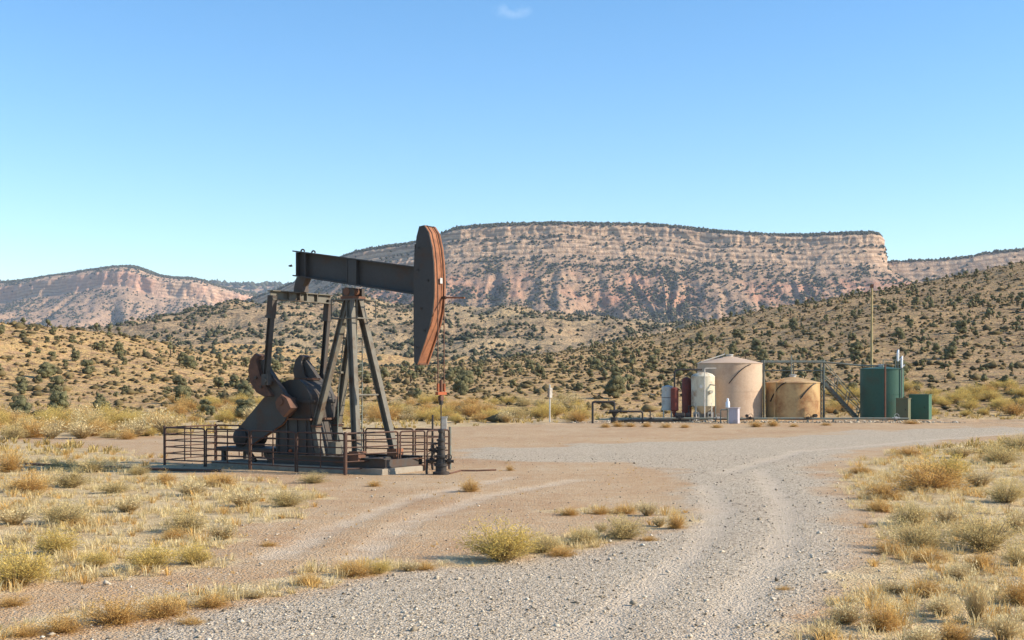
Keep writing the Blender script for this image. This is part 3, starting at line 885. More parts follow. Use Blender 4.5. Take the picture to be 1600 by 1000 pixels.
put_shrub(785, 874, 128, 66, 'y', '', None, 'largest bright yellow-green rabbitbrush at the road edge in the centre foreground')
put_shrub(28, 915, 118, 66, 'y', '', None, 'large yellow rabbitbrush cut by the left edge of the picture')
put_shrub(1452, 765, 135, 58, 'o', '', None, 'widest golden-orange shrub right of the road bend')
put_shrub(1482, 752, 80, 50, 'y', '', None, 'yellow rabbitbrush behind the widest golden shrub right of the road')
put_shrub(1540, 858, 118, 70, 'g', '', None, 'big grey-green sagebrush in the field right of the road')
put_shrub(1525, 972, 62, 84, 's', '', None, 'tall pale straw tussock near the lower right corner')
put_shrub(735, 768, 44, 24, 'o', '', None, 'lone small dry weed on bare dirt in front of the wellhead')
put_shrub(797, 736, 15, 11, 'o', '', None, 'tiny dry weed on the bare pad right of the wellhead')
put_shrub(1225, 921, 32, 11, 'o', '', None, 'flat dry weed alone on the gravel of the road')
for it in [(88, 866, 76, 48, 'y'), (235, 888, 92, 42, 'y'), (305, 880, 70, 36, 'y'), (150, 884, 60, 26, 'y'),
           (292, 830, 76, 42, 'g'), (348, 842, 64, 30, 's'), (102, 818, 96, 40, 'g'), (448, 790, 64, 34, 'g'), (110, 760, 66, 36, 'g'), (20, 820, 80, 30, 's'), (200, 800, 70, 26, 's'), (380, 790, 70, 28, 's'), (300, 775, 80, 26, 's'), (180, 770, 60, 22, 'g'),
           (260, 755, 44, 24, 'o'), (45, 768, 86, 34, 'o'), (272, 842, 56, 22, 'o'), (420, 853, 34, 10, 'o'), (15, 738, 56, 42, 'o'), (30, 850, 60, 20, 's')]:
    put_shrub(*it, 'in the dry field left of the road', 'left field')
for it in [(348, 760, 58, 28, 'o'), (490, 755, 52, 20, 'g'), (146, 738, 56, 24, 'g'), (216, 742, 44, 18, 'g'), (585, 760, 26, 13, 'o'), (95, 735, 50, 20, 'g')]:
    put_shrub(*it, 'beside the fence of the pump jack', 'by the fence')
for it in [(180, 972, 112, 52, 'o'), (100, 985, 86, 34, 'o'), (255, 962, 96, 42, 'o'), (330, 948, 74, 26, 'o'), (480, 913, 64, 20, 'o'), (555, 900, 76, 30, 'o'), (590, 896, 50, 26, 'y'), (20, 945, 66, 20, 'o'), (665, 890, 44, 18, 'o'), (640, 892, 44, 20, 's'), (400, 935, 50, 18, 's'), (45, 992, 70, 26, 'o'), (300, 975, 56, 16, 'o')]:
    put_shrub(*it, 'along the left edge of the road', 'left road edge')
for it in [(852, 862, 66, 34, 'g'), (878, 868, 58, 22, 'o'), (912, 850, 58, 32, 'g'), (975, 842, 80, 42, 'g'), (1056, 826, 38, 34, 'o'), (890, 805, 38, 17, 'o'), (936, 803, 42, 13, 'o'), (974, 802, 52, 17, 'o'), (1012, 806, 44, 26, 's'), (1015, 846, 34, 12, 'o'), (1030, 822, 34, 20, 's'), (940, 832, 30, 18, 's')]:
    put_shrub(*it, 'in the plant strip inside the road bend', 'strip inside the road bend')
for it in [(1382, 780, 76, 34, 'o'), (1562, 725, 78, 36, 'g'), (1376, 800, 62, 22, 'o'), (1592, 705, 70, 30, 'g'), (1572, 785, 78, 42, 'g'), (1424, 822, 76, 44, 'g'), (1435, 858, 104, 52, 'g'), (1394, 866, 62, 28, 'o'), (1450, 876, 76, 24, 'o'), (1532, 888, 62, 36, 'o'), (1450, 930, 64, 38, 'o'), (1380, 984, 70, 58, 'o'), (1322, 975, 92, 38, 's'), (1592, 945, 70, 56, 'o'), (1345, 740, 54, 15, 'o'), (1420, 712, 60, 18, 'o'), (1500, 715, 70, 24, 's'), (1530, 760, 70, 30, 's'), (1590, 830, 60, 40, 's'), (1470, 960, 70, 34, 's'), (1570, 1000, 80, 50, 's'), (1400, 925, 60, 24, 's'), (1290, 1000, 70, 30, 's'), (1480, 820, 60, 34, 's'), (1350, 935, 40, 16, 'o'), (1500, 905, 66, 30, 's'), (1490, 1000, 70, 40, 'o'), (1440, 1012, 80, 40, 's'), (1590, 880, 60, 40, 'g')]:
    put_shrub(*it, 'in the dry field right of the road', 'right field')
# brush belt at the foot of the hills
exb = []
belt = scatter(75, -0.44, -0.26, 72, 104, 1.4, rgs, exb) + scatter(110, -0.27, 0.055, 99, 138, 1.9, rgs, exb, lambda x, y: y > 99 + abs(min(0, x)) * -0.55 and y > 78) + scatter(85, 0.18, 0.45, 112, 150, 1.9, rgs, exb, lambda x, y: x > 36 or y > 118)
for (x, y) in belt:
    k = rgs.choice(list('yygoos'))
    if x > 30: k = rgs.choice(list('yyyyo'))
    o = bpy.data.objects.new(NAME[k], SHRUB[k][rgs.integers(3)]); COL.objects.link(o)
    w = rgs.uniform(1.3, 2.8); h = w * rgs.uniform(0.38, 0.62)
    o.location = (x, y, float(terrain(x, y)) - 0.03); o.scale = (w, w, h); o.rotation_euler = (0, 0, rgs.uniform(0, 6.28))
    col = 800 + FPX * x / y
    where = ('at the left foot of the slope' + (' by the picture edge' if col < 90 else ' near the fence' if col > 180 else '')) if x < -24 else (('in the brush belt ' + ('behind the pump jack' if col < 690 else 'left of the marker post' if col < 850 else 'right of the marker post')) if x < 12 else ('in the brush belt ' + ('behind the stairs and green tank' if col < 1460 else 'right of the cabinets')))
    sz = 'low' if h < 0.75 else 'tall' if h > 1.2 else 'mid-height'
    tag(o, f'{sz} {KIND[k]} {where}', CAT[k], f'{sz} {KIND[k]} {where}')

# --- dry grass, one mass
def grass(name, X, Y, blades, hlo, hhi, width, label, seed, mat):
    rg = np.random.default_rng(seed)
    n = len(X)
    Z = terrain(X, Y)
    H = rg.uniform(hlo, hhi, n)
    hue = np.clip(rg.normal(0.5, 0.28, n), 0, 1)
    a = rg.uniform(0, 2 * np.pi, (n, blades)); lean = rg.uniform(0.15, 1.35, (n, blades)); h = H[:, None] * rg.uniform(0.5, 1.1, (n, blades))
    bx = X[:, None] + np.cos(a) * rg.uniform(0, 0.35, (n, blades)) * H[:, None]; by = Y[:, None] + np.sin(a) * rg.uniform(0, 0.35, (n, blades)) * H[:, None]
    b = np.stack([bx, by, np.broadcast_to(Z[:, None] - 0.01, bx.shape)], -1)
    dirv = np.stack([np.cos(a), np.sin(a), 0 * a], -1)
    up = np.array((0, 0, 1.0))
    mid = b + dirv * (lean * h * 0.35)[..., None] + up * (h * 0.6)[..., None]
    tip = b + dirv * (lean * h * 0.95)[..., None] + up * (h * (1.05 - 0.5 * lean))[..., None]
    a2 = a + np.pi / 2 + rg.normal(0, 0.6, a.shape)
    sd = np.stack([np.cos(a2), np.sin(a2), 0 * a], -1) * (width * rg.uniform(0.6, 1.3, (n, blades)))[..., None]
    V = np.stack([b - sd, b + sd, mid - sd * 0.7, mid + sd * 0.7, tip], 2).reshape(-1, 3)
    k = (np.arange(n * blades) * 5)[:, None]
    F = np.concatenate([k + [0, 1, 3], k + [0, 3, 2], k + [2, 3, 4]])
    tint = np.repeat(np.clip(hue[:, None] + rg.normal(0, 0.2, (n, blades)), 0, 1).ravel(), 5)
    wood = np.repeat((rg.random((n, blades)) < 0.06).astype(float).ravel() * 0.8, 5)
    return stuff(name, V, F, tint, mat, label, 'grass', wood)

rgg = np.random.default_rng(55)
def veg_sites(n, rmax, ylo, yhi, thr, power=1.0):
    y = rgg.uniform(ylo ** power, yhi ** power, n) ** (1 / power); x = rgg.uniform(-rmax, rmax, n) * (y + 4)
    road, veg, tr = masks(x, y)
    pat = fbm(x / 1.8, y / 1.8, 8.0, 3)
    keep = (veg > thr) & (road < 0.5) & (rgg.random(n) < np.clip(0.44 + pat * 1.6, 0.03, 1))
    fen = (np.abs(x + 7.5) < 6.5) & (np.abs(y - 49.5) < 5)
    keep &= ~fen
    return x[keep], y[keep]
x, y = veg_sites(29000, 0.47, 15, 62, 0.38)
grass('dry_grass', x, y, 16, 0.09, 0.34, 0.0062, 'pale dry grass tufts covering the fields either side of the road', 1, M_STRAW)
x, y = veg_sites(7000, 0.47, 58, 126, 0.5)
grass('belt_grass', x, y, 12, 0.25, 0.6, 0.03, 'golden dry grass along the foot of the hills', 2, foliage_material('golden_grass', (0.42, 0.29, 0.10), (0.70, 0.54, 0.22), 0.1, (0.3, 0.2, 0.1)))
x, y = veg_sites(3400, 0.47, 15, 66, 0.35)
grass('golden_weeds', x, y, 26, 0.14, 0.40, 0.0075, 'ragged golden weeds mixed into the dry grass of the fields', 9, M_GOLD)
# small withered sprigs on the bare dirt
n = 1500
y = rgg.uniform(17, 75, n); x = rgg.uniform(-0.45, 0.2, n) * y
road, veg, tr = masks(x, y)
keep = (road < 0.15) & (veg < 0.6) & (fbm(x / 3, y / 3, 1.0, 2) > 0.05)
grass('withered_sprigs', x[keep], y[keep], 8, 0.03, 0.10, 0.006, 'sparse withered sprigs on the bare dirt around the well', 3, M_GOLD)

# --- loose gravel, one mass
n = 34000
y = 13 + (rgg.random(n) ** 1.7) * 45; x = rgg.uniform(-0.45, 0.45, n) * (y + 3)
road, veg, tr = masks(x, y)
keep = rgg.random(n) < np.clip(road * 1.0 + 0.28 * (1 - veg), 0.02, 1) * (1 - 0.6 * tr)
x, y = x[keep], y[keep]
OCT_V = np.array([(1,0,0),(-1,0,0),(0,1,0),(0,-1,0),(0,0,1),(0,0,-1)], float); OCT_F = np.array([(0,2,4),(2,1,4),(1,3,4),(3,0,4),(2,0,5),(1,2,5),(3,1,5),(0,3,5)])
bx = rgg.uniform(4.5, 35, 2600); by = rgg.uniform(98.6, 100.2, 2600)
x = np.concatenate([x, bx]); y = np.concatenate([y, by])
n = len(x)
S = np.clip(rgg.lognormal(-4.2, 0.5, n), 0.007, 0.075); S[-2600:] *= 3.2
V = OCT_V[None] * rgg.uniform(0.6, 1.3, (n, 6, 3)) + rgg.normal(0, 0.22, (n, 6, 3))
a = rgg.uniform(0, 6.28, n); c_, s_ = np.cos(a)[:, None], np.sin(a)[:, None]
V = np.stack([V[..., 0] * c_ - V[..., 1] * s_, V[..., 0] * s_ + V[..., 1] * c_, V[..., 2] * 0.6], -1) * S[:, None, None]
V += np.stack([x, y, terrain(x, y) + 0.025 * (y < 60)], 1)[:, None, :]; V[..., 2] += (S * 0.15)[:, None]
F = (OCT_F[None] + (np.arange(n) * 6)[:, None, None]).reshape(-1, 3)
q = NT('gravel_stone')
M_STONE = q.done(q.ramp(q.attr('tint'), [(0.0, (0.13, 0.105, 0.075)), (0.4, (0.36, 0.295, 0.21)), (0.75, (0.51, 0.43, 0.32)), (1.0, (0.66, 0.575, 0.45))]), 0.9)
stuff('gravel', V.reshape(-1, 3), F, np.repeat(rgg.random(n), 6), M_STONE, 'loose grey gravel stones scattered over the road and pad', 'gravel')
# ------------------------------------------------------------------ paints
M_STEEL = paint('dark_grey_steel_paint', (0.062, 0.056, 0.05), (0.085, 0.048, 0.03), 0.6, 0.45, 1.2)
M_BEAM = paint('faded_black_beam_paint', (0.055, 0.053, 0.052), (0.08, 0.05, 0.034), 0.62, 0.3, 0.9)
M_LEG = paint('faded_grey_leg_paint', (0.145, 0.132, 0.105), (0.09, 0.053, 0.03), 0.6, 0.45, 1.6)
M_RUST = paint('rust_orange_steel', (0.30, 0.125, 0.062), (0.17, 0.072, 0.042), 0.8, 0.6, 2.0)
M_RUSTD = paint('rusty_brown_steel', (0.15, 0.07, 0.042), (0.085, 0.052, 0.038), 0.75, 0.55, 2.0)
M_RUSTC = paint('rusty_red_brown_casting', (0.14, 0.068, 0.043), (0.07, 0.045, 0.036), 0.75, 0.6, 1.6)
M_ORANGE = paint('orange_paint', (0.33, 0.085, 0.03), (0.16, 0.08, 0.04), 0.55, 0.3, 6.0)
M_FENCE = paint('rusty_fence_pipe', (0.075, 0.042, 0.032), (0.12, 0.062, 0.038), 0.7, 0.6, 3.0)
M_CONC = paint('weathered_concrete', (0.30, 0.26, 0.205), (0.22, 0.165, 0.115), 0.9, 0.5, 1.5, streak=False)
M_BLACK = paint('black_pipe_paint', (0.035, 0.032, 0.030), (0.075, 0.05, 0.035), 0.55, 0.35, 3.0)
M_CABLE = paint('wire_rope', (0.16, 0.085, 0.055), (0.09, 0.06, 0.045), 0.7, 0.4, 8.0)
M_GALV = paint('galvanised_steel', (0.50, 0.50, 0.48), (0.36, 0.33, 0.28), 0.45, 0.4, 4.0, metal=0.2)
M_SILVER = paint('aluminium_vent', (0.74, 0.74, 0.73), (0.5, 0.48, 0.45), 0.4, 0.2, 6.0, metal=0.3)
M_PINK = paint('pinkish_tan_tank_paint', (0.50, 0.365, 0.255), (0.42, 0.285, 0.19), 0.7, 0.32, 0.5, bump=0.05)
M_TAN = paint('ochre_tank_paint', (0.50, 0.335, 0.155), (0.25, 0.12, 0.05), 0.65, 0.62, 0.55, bump=0.05)
M_GREEN = paint('dark_green_tank_paint', (0.036, 0.095, 0.068), (0.055, 0.075, 0.05), 0.5, 0.35, 0.6, bump=0.05)
M_GREENB = paint('green_cabinet_paint', (0.05, 0.125, 0.08), (0.075, 0.095, 0.06), 0.55, 0.3, 1.2)
M_OLIVE = paint('olive_cabinet_paint', (0.12, 0.13, 0.075), (0.15, 0.11, 0.06), 0.6, 0.4, 1.6)
M_CREAM = paint('cream_vessel_paint', (0.62, 0.56, 0.42), (0.32, 0.18, 0.09), 0.55, 0.42, 0.9)
M_WHITE = paint('dirty_white_paint', (0.58, 0.54, 0.47), (0.36, 0.27, 0.19), 0.6, 0.45, 1.4)
M_OXIDE = paint('red_oxide_paint', (0.20, 0.05, 0.034), (0.12, 0.048, 0.036), 0.65, 0.45, 1.6)
M_CATW = paint('weathered_green_grey_rail', (0.17, 0.19, 0.16), (0.20, 0.115, 0.065), 0.6, 0.42, 2.5)
M_POLE = paint('weathered_yellowish_pole', (0.40, 0.32, 0.155), (0.28, 0.16, 0.085), 0.75, 0.4, 1.5)
M_LILAC = paint('faded_lilac_grey_cabinet', (0.44, 0.41, 0.45), (0.33, 0.28, 0.26), 0.6, 0.35, 2.0)

# ------------------------------------------------------------------ pump jack (local x = along the beam to the head, y = across, z = up)
PJ = (-6.1, 48.5, 0.0); PA = -math.radians(33)
pad_slab = empty('concrete_pad', PJ, PA)
tag(pad_slab, 'low weathered concrete slab under the pump jack', 'concrete pad')
for i, (u0, u1) in enumerate(((-6.0, -3.32), (-3.3, -0.42), (-0.4, 2.62))):
    MB().box(((u0 + u1) / 2, 0, 0.085), (u1 - u0, 2.75, 0.25)).build('slab', M_CONC, pad_slab)

pj = empty('pump_jack', PJ, PA)
tag(pj, 'dark rusty oil pump jack with tall curved horsehead inside a pipe fence', 'pump jack')
ZB = 0.21
# skid of steel beams
sk = MB()
for v in (-1.08, 1.08): sk.hbeam((-3.2, v, ZB + 0.18), (2.55, v, ZB + 0.18), 0.22, 0.36, 0.03)
for u in (-3.0, -1.2, 0.4, 1.2, 2.4): sk.bar((u, -0.96, ZB + 0.16), (u, 0.96, ZB + 0.16), 0.16, 0.28)
sk.build('skid', M_STEEL, pj)
# pedestal for the gearbox
ped = MB().prism([(-3.12, ZB + 0.32), (-1.12, ZB + 0.32), (-1.36, 1.88), (-3.05, 1.88)], -0.82, 0.82).build('pedestal', M_STEEL, pj)
MB().box((-2.22, 0, 1.915), (1.98, 1.86, 0.07)).build('top_plate', M_RUSTD, ped)
for u in (-2.95, -2.45, -1.95, -1.5):
    MB().prism([(u - 0.03, ZB + 0.34), (u + 0.03, ZB + 0.34), (u + 0.02, 1.86), (u - 0.03, 1.86)], -0.90, -0.822).build('rib', M_STEEL, ped)
for v in (-0.62, 0.62):
    MB().prism([(-1.20, ZB + 0.34), (-0.86, ZB + 0.34), (-1.10, 1.62), (-1.34, 1.62)], v - 0.15, v + 0.15).build('leg_bracket', M_LEG, ped)
# gearbox
gb = MB().prism([(-3.15, 1.96), (-3.2, 2.5), (-3.1, 3.05), (-2.85, 3.3), (-2.5, 3.42), (-1.95, 3.42), (-1.65, 3.2), (-1.45, 2.85), (-1.4, 2.5), (-1.4, 1.96)], -0.72, 0.72).build('gearbox', M_STEEL, pj)
MB().prism([(-3.27, 2.55), (-1.33, 2.55), (-1.33, 2.66), (-3.27, 2.66)], -0.79, 0.79).build('split_flange', M_STEEL, gb)
for i in range(7):
    u = -3.1 + i * 0.27
    MB().tube([(u, -0.75, 2.47), (u, -0.75, 2.74)], 0.028, 6).build('flange_bolt', M_STEEL, gb)
MB().box((-2.2, 0, 3.45), (0.7, 0.8, 0.07)).build('inspection_cover', M_RUSTD, gb)
MB().tube([(-2.25, -1.5, 2.6), (-2.25, 1.5, 2.6)], 0.16, 16).build('crank_shaft', M_RUSTD, gb, smooth_deg=40)
MB().tube([(-2.9, -0.95, 2.35), (-2.9, 0.95, 2.35)], 0.42, 18).build('sheave', M_BLACK, gb, smooth_deg=40)
# cranks with counterweights
S0 = Vector((-2.25, 2.6)); S1 = Vector((-3.42, 4.1))
D = (S1 - S0).normalized(); N = Vector((-D.y, D.x))      # N points to the left/down side
def cr(a, b): p = S0 + D * a + N * b; return (p.x, p.y)
for sgn in (-1, 1):
    v0, v1 = sorted((sgn * 1.12, sgn * 1.34))
    c = MB().prism([cr(-0.46, -0.24), cr(-0.5, 0.0), cr(-0.46, 0.24), cr(0.0, 0.26), cr(1.9, 0.15), cr(1.95, 0), cr(1.9, -0.15), cr(0.0, -0.26)], v0, v1).build('crank', M_STEEL, pj)
    w0, w1 = sorted((sgn * 1.02, sgn * 1.50))
    ear = [cr(0.42, 0.2), cr(0.62, 0.52), cr(1.0, 0.74), cr(1.5, 0.76), cr(1.95, 0.56), cr(2.2, 0.2), cr(2.22, -0.1), cr(2.05, -0.2), cr(1.96, 0.0), cr(1.4, 0.19)]
    MB().prism(ear, w0, w1).build('counterweight', M_RUSTC if sgn < 0 else M_STEEL, c)
    w0, w1 = sorted((sgn * 1.04, sgn * 1.46))
    MB().prism([cr(-0.52, -0.27), cr(-0.56, 0.24), cr(-0.1, 0.32), cr(0.14, 0.22), cr(0.18, -0.2), cr(-0.1, -0.32)], w0, w1).build('hub_weight', M_RUSTC if sgn < 0 else M_STEEL, c)
    for b in (1.0, 1.45):
        p = cr(b, 0.40); MB().tube([(p[0], sgn * 1.48, p[1]), (p[0], sgn * 1.57, p[1])], 0.06, 6).build('weight_bolt', M_STEEL, c)
    pin = cr(0.98, -0.02)
    MB().tube([(pin[0], sgn * 1.30, pin[1]), (pin[0], sgn * 1.74, pin[1])], 0.12, 14).build('wrist_pin', M_STEEL, c, smooth_deg=40)
    # pitman arm from wrist pin to equalizer
    pm_ = MB()
    top = (-2.52, sgn * 1.6, 6.42); bot = (pin[0], sgn * 1.6, pin[1] + 0.12)
    pm_.hbeam(bot, top, 0.18, 0.2, 0.03, (1, 0, 0))
    pa = pm_.build('pitman_arm', M_STEEL, pj)
    MB().bar((-2.60, sgn * 1.6, 5.75), (-2.52, sgn * 1.6, 6.62), 0.24, 0.27, (1, 0, 0)).build('upper_socket', M_STEEL, pa)
    MB().box((pin[0], sgn * 1.6, pin[1] + 0.04), (0.32, 0.2, 0.42)).build('wrist_bearing', M_STEEL, pa)
# equalizer beam
eq = MB().hbeam((-2.52, -1.72, 6.63), (-2.52, 1.72, 6.63), 0.30, 0.36, 0.035).build('equalizer_beam', M_LEG, pj)
for v in (-0.8, -0.2, 0.2, 0.8): MB().box((-2.52, v, 6.63), (0.27, 0.035, 0.285)).build('stiffener', M_LEG, eq)
MB().prism([(-2.78, 6.82), (-2.26, 6.82), (-2.30, 7.05), (-2.12, 7.38), (-2.62, 7.42), (-2.74, 7.05)], -0.16, 0.16).build('tail_bearing', M_STEEL, eq)
# walking beam: web, flanges, stiffeners
def bt(u): return 8.43 + (u + 2.62) / 5.92 * (7.53 - 8.43)
def bb(u): return 7.43 + (u + 2.62) / 5.92 * (6.50 - 7.43)
wb = MB().prism([(-2.6, bb(-2.6) + .05), (3.35, bb(3.35) + .05), (3.35, bt(3.35) - .05), (-2.6, bt(-2.6) - .05)], -0.035, 0.035).build('walking_beam', M_BEAM, pj)
MB().prism([(-2.75, bt(-2.75) - .05), (3.38, bt(3.38) - .05), (3.38, bt(3.38)), (-2.75, bt(-2.75))], -0.25, 0.25).build('top_flange', M_BEAM, wb)
MB().prism([(-2.75, bb(-2.75)), (3.38, bb(3.38)), (3.38, bb(3.38) + .05), (-2.75, bb(-2.75) + .05)], -0.25, 0.25).build('bottom_flange', M_BEAM, wb)
for u in (-2.58, -2.12, -0.02, 0.42):
    for v in (-1, 1): MB().prism([(u - .02, bb(u) + .052), (u + .02, bb(u) + .052), (u + .02, bt(u) - .055), (u - .02, bt(u) - .055)], *sorted((v * 0.037, v * 0.225))).build('stiffener', M_BEAM, wb)
for v in (-1, 1): MB().prism([(-.02, bb(0) + .055), (.42, bb(.42) + .055), (.42, bt(.42) - .06), (-.02, bt(0) - .06)], *sorted((v * 0.16, v * 0.20))).build('reinforcing_plate', M_BEAM, wb)
for u in (-2.35, -1.8): MB().tube([(u + 0.09 * math.cos(t), -0.1, bt(u) + 0.09 * math.sin(t) + 0.0) for t in np.linspace(0, math.pi, 7)], 0.03, 6).build('lifting_eye', M_STEEL, wb)
# horsehead
arc = [(3.72, 9.00), (3.93, 8.72), (4.07, 8.2), (4.15, 7.6), (4.18, 6.95), (4.17, 6.4), (4.10, 5.85), (3.98, 5.4), (3.80, 4.92), (3.58, 4.4), (3.40, 3.97)]
back = [(3.27, 4.08), (3.25, 5.4), (3.24, 6.5), (3.25, 7.5), (3.38, 8.6), (3.50, 8.97)]
hh = MB()
head = [(3.30, 4.02)] + arc[::-1] + back[::-1][:-1]
poly = arc[::-1] + back[::-1]
hh.prism(poly, -0.36, -0.325)
hd = hh.build('horsehead', M_BEAM, pj)
MB().prism(poly, 0.325, 0.36).build('side_plate', M_BEAM, hd)
# front track between the side plates and its raised rims
def arc_strip(d_out, d_in, v0, v1):
    mb = MB()
    for a, b in zip(arc[:-1], arc[1:]):
        mb.prism([(a[0] - d_in, a[1]), (b[0] - d_in, b[1]), (b[0] - d_out, b[1]), (a[0] - d_out, a[1])], v0, v1)
    return mb
arc_strip(0.05, 0.09, -0.323, 0.323).build('front_track', M_RUST, hd)
for v in (-0.295, 0.295): arc_strip(-0.012, 0.048, v - 0.03, v + 0.03).build('track_rim', M_RUST, hd)
MB().prism([(3.30, 3.99), (3.40, 3.96), (3.42, 4.0), (3.32, 4.05)], -0.32, 0.32).build('bottom_plate', M_RUSTD, hd)
MB().prism([(3.50, 8.98), (3.72, 9.005), (3.70, 8.96), (3.52, 8.93)], -0.32, 0.32).build('cap_plate', M_STEEL, hd)
MB().prism([(3.24, 4.3), (3.28, 4.3), (3.28, 8.3), (3.30, 8.3), (3.27, 8.35), (3.23, 7.5)], -0.32, 0.32).build('back_plate', M_BEAM, hd)
MB().box((4.185, 0.05, 7.0), (0.03, 0.14, 0.20)).build('bare_patch', M_GALV, hd)
for (u, z) in ((3.5, 8.2), (3.9, 7.0), (3.6, 6.0), (3.75, 5.2), (3.45, 7.4), (3.42, 4.6)): MB().tube([(u, -0.385, z), (u, -0.355, z)], 0.05, 8).build('bolt', M_BLACK, hd)
MB().tube([(4.15, 0.2, 6.40), (5.12, 0.2, 6.36)], 0.035, 6).build('guide_rod', M_RUST, hd)
MB().tube([(4.15, 0.2, 6.40), (4.3, 0.2, 6.395)], 0.06, 6).build('rod_clamp', M_STEEL, hd)
# bridle cables round the head and down to the carrier bar
for v in (-0.19, 0.19):
    pts = [(a[0] + 0.02, v, a[1]) for a in arc[:5]] + [(4.215, v, 6.6), (4.22, v, 3.05)]
    MB().tube(pts, 0.022, 6).build('bridle_cable', M_CABLE, pj)
cb = MB().box((4.22, 0, 2.93), (0.13, 0.52, 0.11)).build('carrier_bar', M_ORANGE, pj)
for v in (-0.19, 0.19):
    MB().tube([(4.22, v, 3.0), (4.22, v, 3.28)], 0.05, 8).build('cable_socket', M_ORANGE, cb)
MB().box((4.22, 0, 2.76), (0.12, 0.2, 0.17)).build('rod_clamp', M_RUSTD, cb)
MB().tube([(4.22, 0, 2.84), (4.22, 0, 3.42)], 0.06, 8).build('clamp_bolt', M_RUSTD, cb)
MB().tube([(4.22, 0, 2.52), (4.22, 0, 2.68)], 0.07, 8).build('lower_clamp', M_BLACK, cb)
MB().tube([(4.22, 0, 1.55), (4.22, 0, 3.6)], 0.022, 8).build('polished_rod', M_BLACK, pj)
# samson post
for v in (-1, 1):
    lg = MB().hbeam((1.22, v * 1.12, ZB + 0.36), (0.16, v * 0.24, 6.5), 0.24, 0.26, 0.035, (1, 0, 0)).build('front_leg', M_LEG, pj)
    MB().box((1.24, v * 1.12, ZB + 0.42), (0.46, 0.42, 0.34)).build('foot', M_RUST if v > 0 else M_RUSTD, lg)
    rl = MB().hbeam((-1.2, v * 0.62, 1.66), (0.04, v * 0.22, 6.5), 0.22, 0.24, 0.035, (1, 0, 0)).build('rear_leg', M_LEG, pj)
    MB().box((-1.22, v * 0.62, 1.665), (0.36, 0.34, 0.07)).build('foot', M_RUSTD, rl)
def fl(z, v):  # point on a front leg at height z
    t = (z - 0.57) / (6.5 - 0.57); return (1.22 + (0.16 - 1.22) * t, v * (1.12 + (0.24 - 1.12) * t), z)
def rl_(z, v):
    t = (z - 1.66) / (6.5 - 1.66); return (-1.2 + 1.24 * t, v * (0.62 + (0.22 - 0.62) * t), z)
for z in (2.85, 5.75): MB().tube([fl(z, -1), fl(z, 1)], 0.04, 6).build('cross_brace', M_LEG, pj)
for z in (3.7, 5.0): MB().bar(rl_(z, -1), rl_(z, 1), 0.1, 0.08).build('cross_brace', M_LEG, pj)
MB().box((0.1, 0, 6.52), (0.62, 0.74, 0.10)).build('saddle_plate', M_RUSTD, pj)
sb = MB().tube([(0.12, -0.42, 6.74), (0.12, 0.42, 6.74)], 0.15, 14).build('saddle_bearing', M_RUSTD, pj, smooth_deg=40)
for v in (-0.3, 0.3): MB().box((0.12, v, 6.72), (0.46, 0.16, 0.30)).build('bearing_block', M_STEEL, sb)
for z in (5.72, 6.42):
    MB().tube([(-0.5, -0.55, z), (0.75, -0.55, z), (0.75, 0.55, z), (-0.5, 0.55, z), (-0.5, -0.55, z)], 0.028, 6).build('guard_rail', M_LEG, pj)
for (u, v) in ((-0.5, -0.55), (0.75, -0.55), (0.75, 0.55), (-0.5, 0.55)): MB().tube([(u, v, 5.72), (u, v, 6.42)], 0.024, 6).build('guard_post', M_LEG, pj)
# ladder up the far side of the post
ld = MB()
for v in (0.78, 1.14): ld.tube([(-0.42, v, ZB + 0.3), (-0.30, v * 0.92, 6.9)], 0.026, 6)
lad = ld.build('ladder', M_CATW, pj)
for i in range(19):
    z = ZB + 0.55 + i * 0.33; t = z / 6.9; u = -0.42 + 0.12 * t
    MB().tube([(u, 0.78 - 0.062 * t, z), (u, 1.14 - 0.09 * t, z)], 0.016, 5).build('rung', M_CATW, lad)
# cables and conduit hanging by the rear legs
MB().tube([(-0.15, -0.1, 6.3), (-0.45, 0.1, 5.0), (-0.8, 0.2, 3.0), (-0.9, 0.25, 0.6)], 0.022, 5).build('brake_cable', M_CATW, pj)
# motor on its rail platform
mp = MB().box((-4.55, -0.35, 0.68), (2.95, 1.5, 0.16)).build('motor_platform', M_STEEL, pj)
for u in (-5.75, -4.4, -3.5):
    for v in (-0.95, 0.25): MB().bar((u + (0.35 if u > -5 else 0), v, ZB), (u, v, 0.60), 0.14, 0.16).build('platform_leg', M_STEEL, mp)
mt = MB().tube([(-4.75, -1.18, 1.16), (-4.75, -1.1, 1.16), (-4.75, 0.1, 1.16), (-4.75, 0.2, 1.16)], [0.26, 0.36, 0.36, 0.26], 18).build('motor', M_BLACK, pj, smooth_deg=40)
MB().box((-4.75, -0.5, 0.82), (0.7, 0.9, 0.12)).build('motor_foot', M_STEEL, mt)
MB().box((-4.42, -0.45, 1.42), (0.22, 0.36, 0.3)).build('terminal_box', M_STEEL, mt)
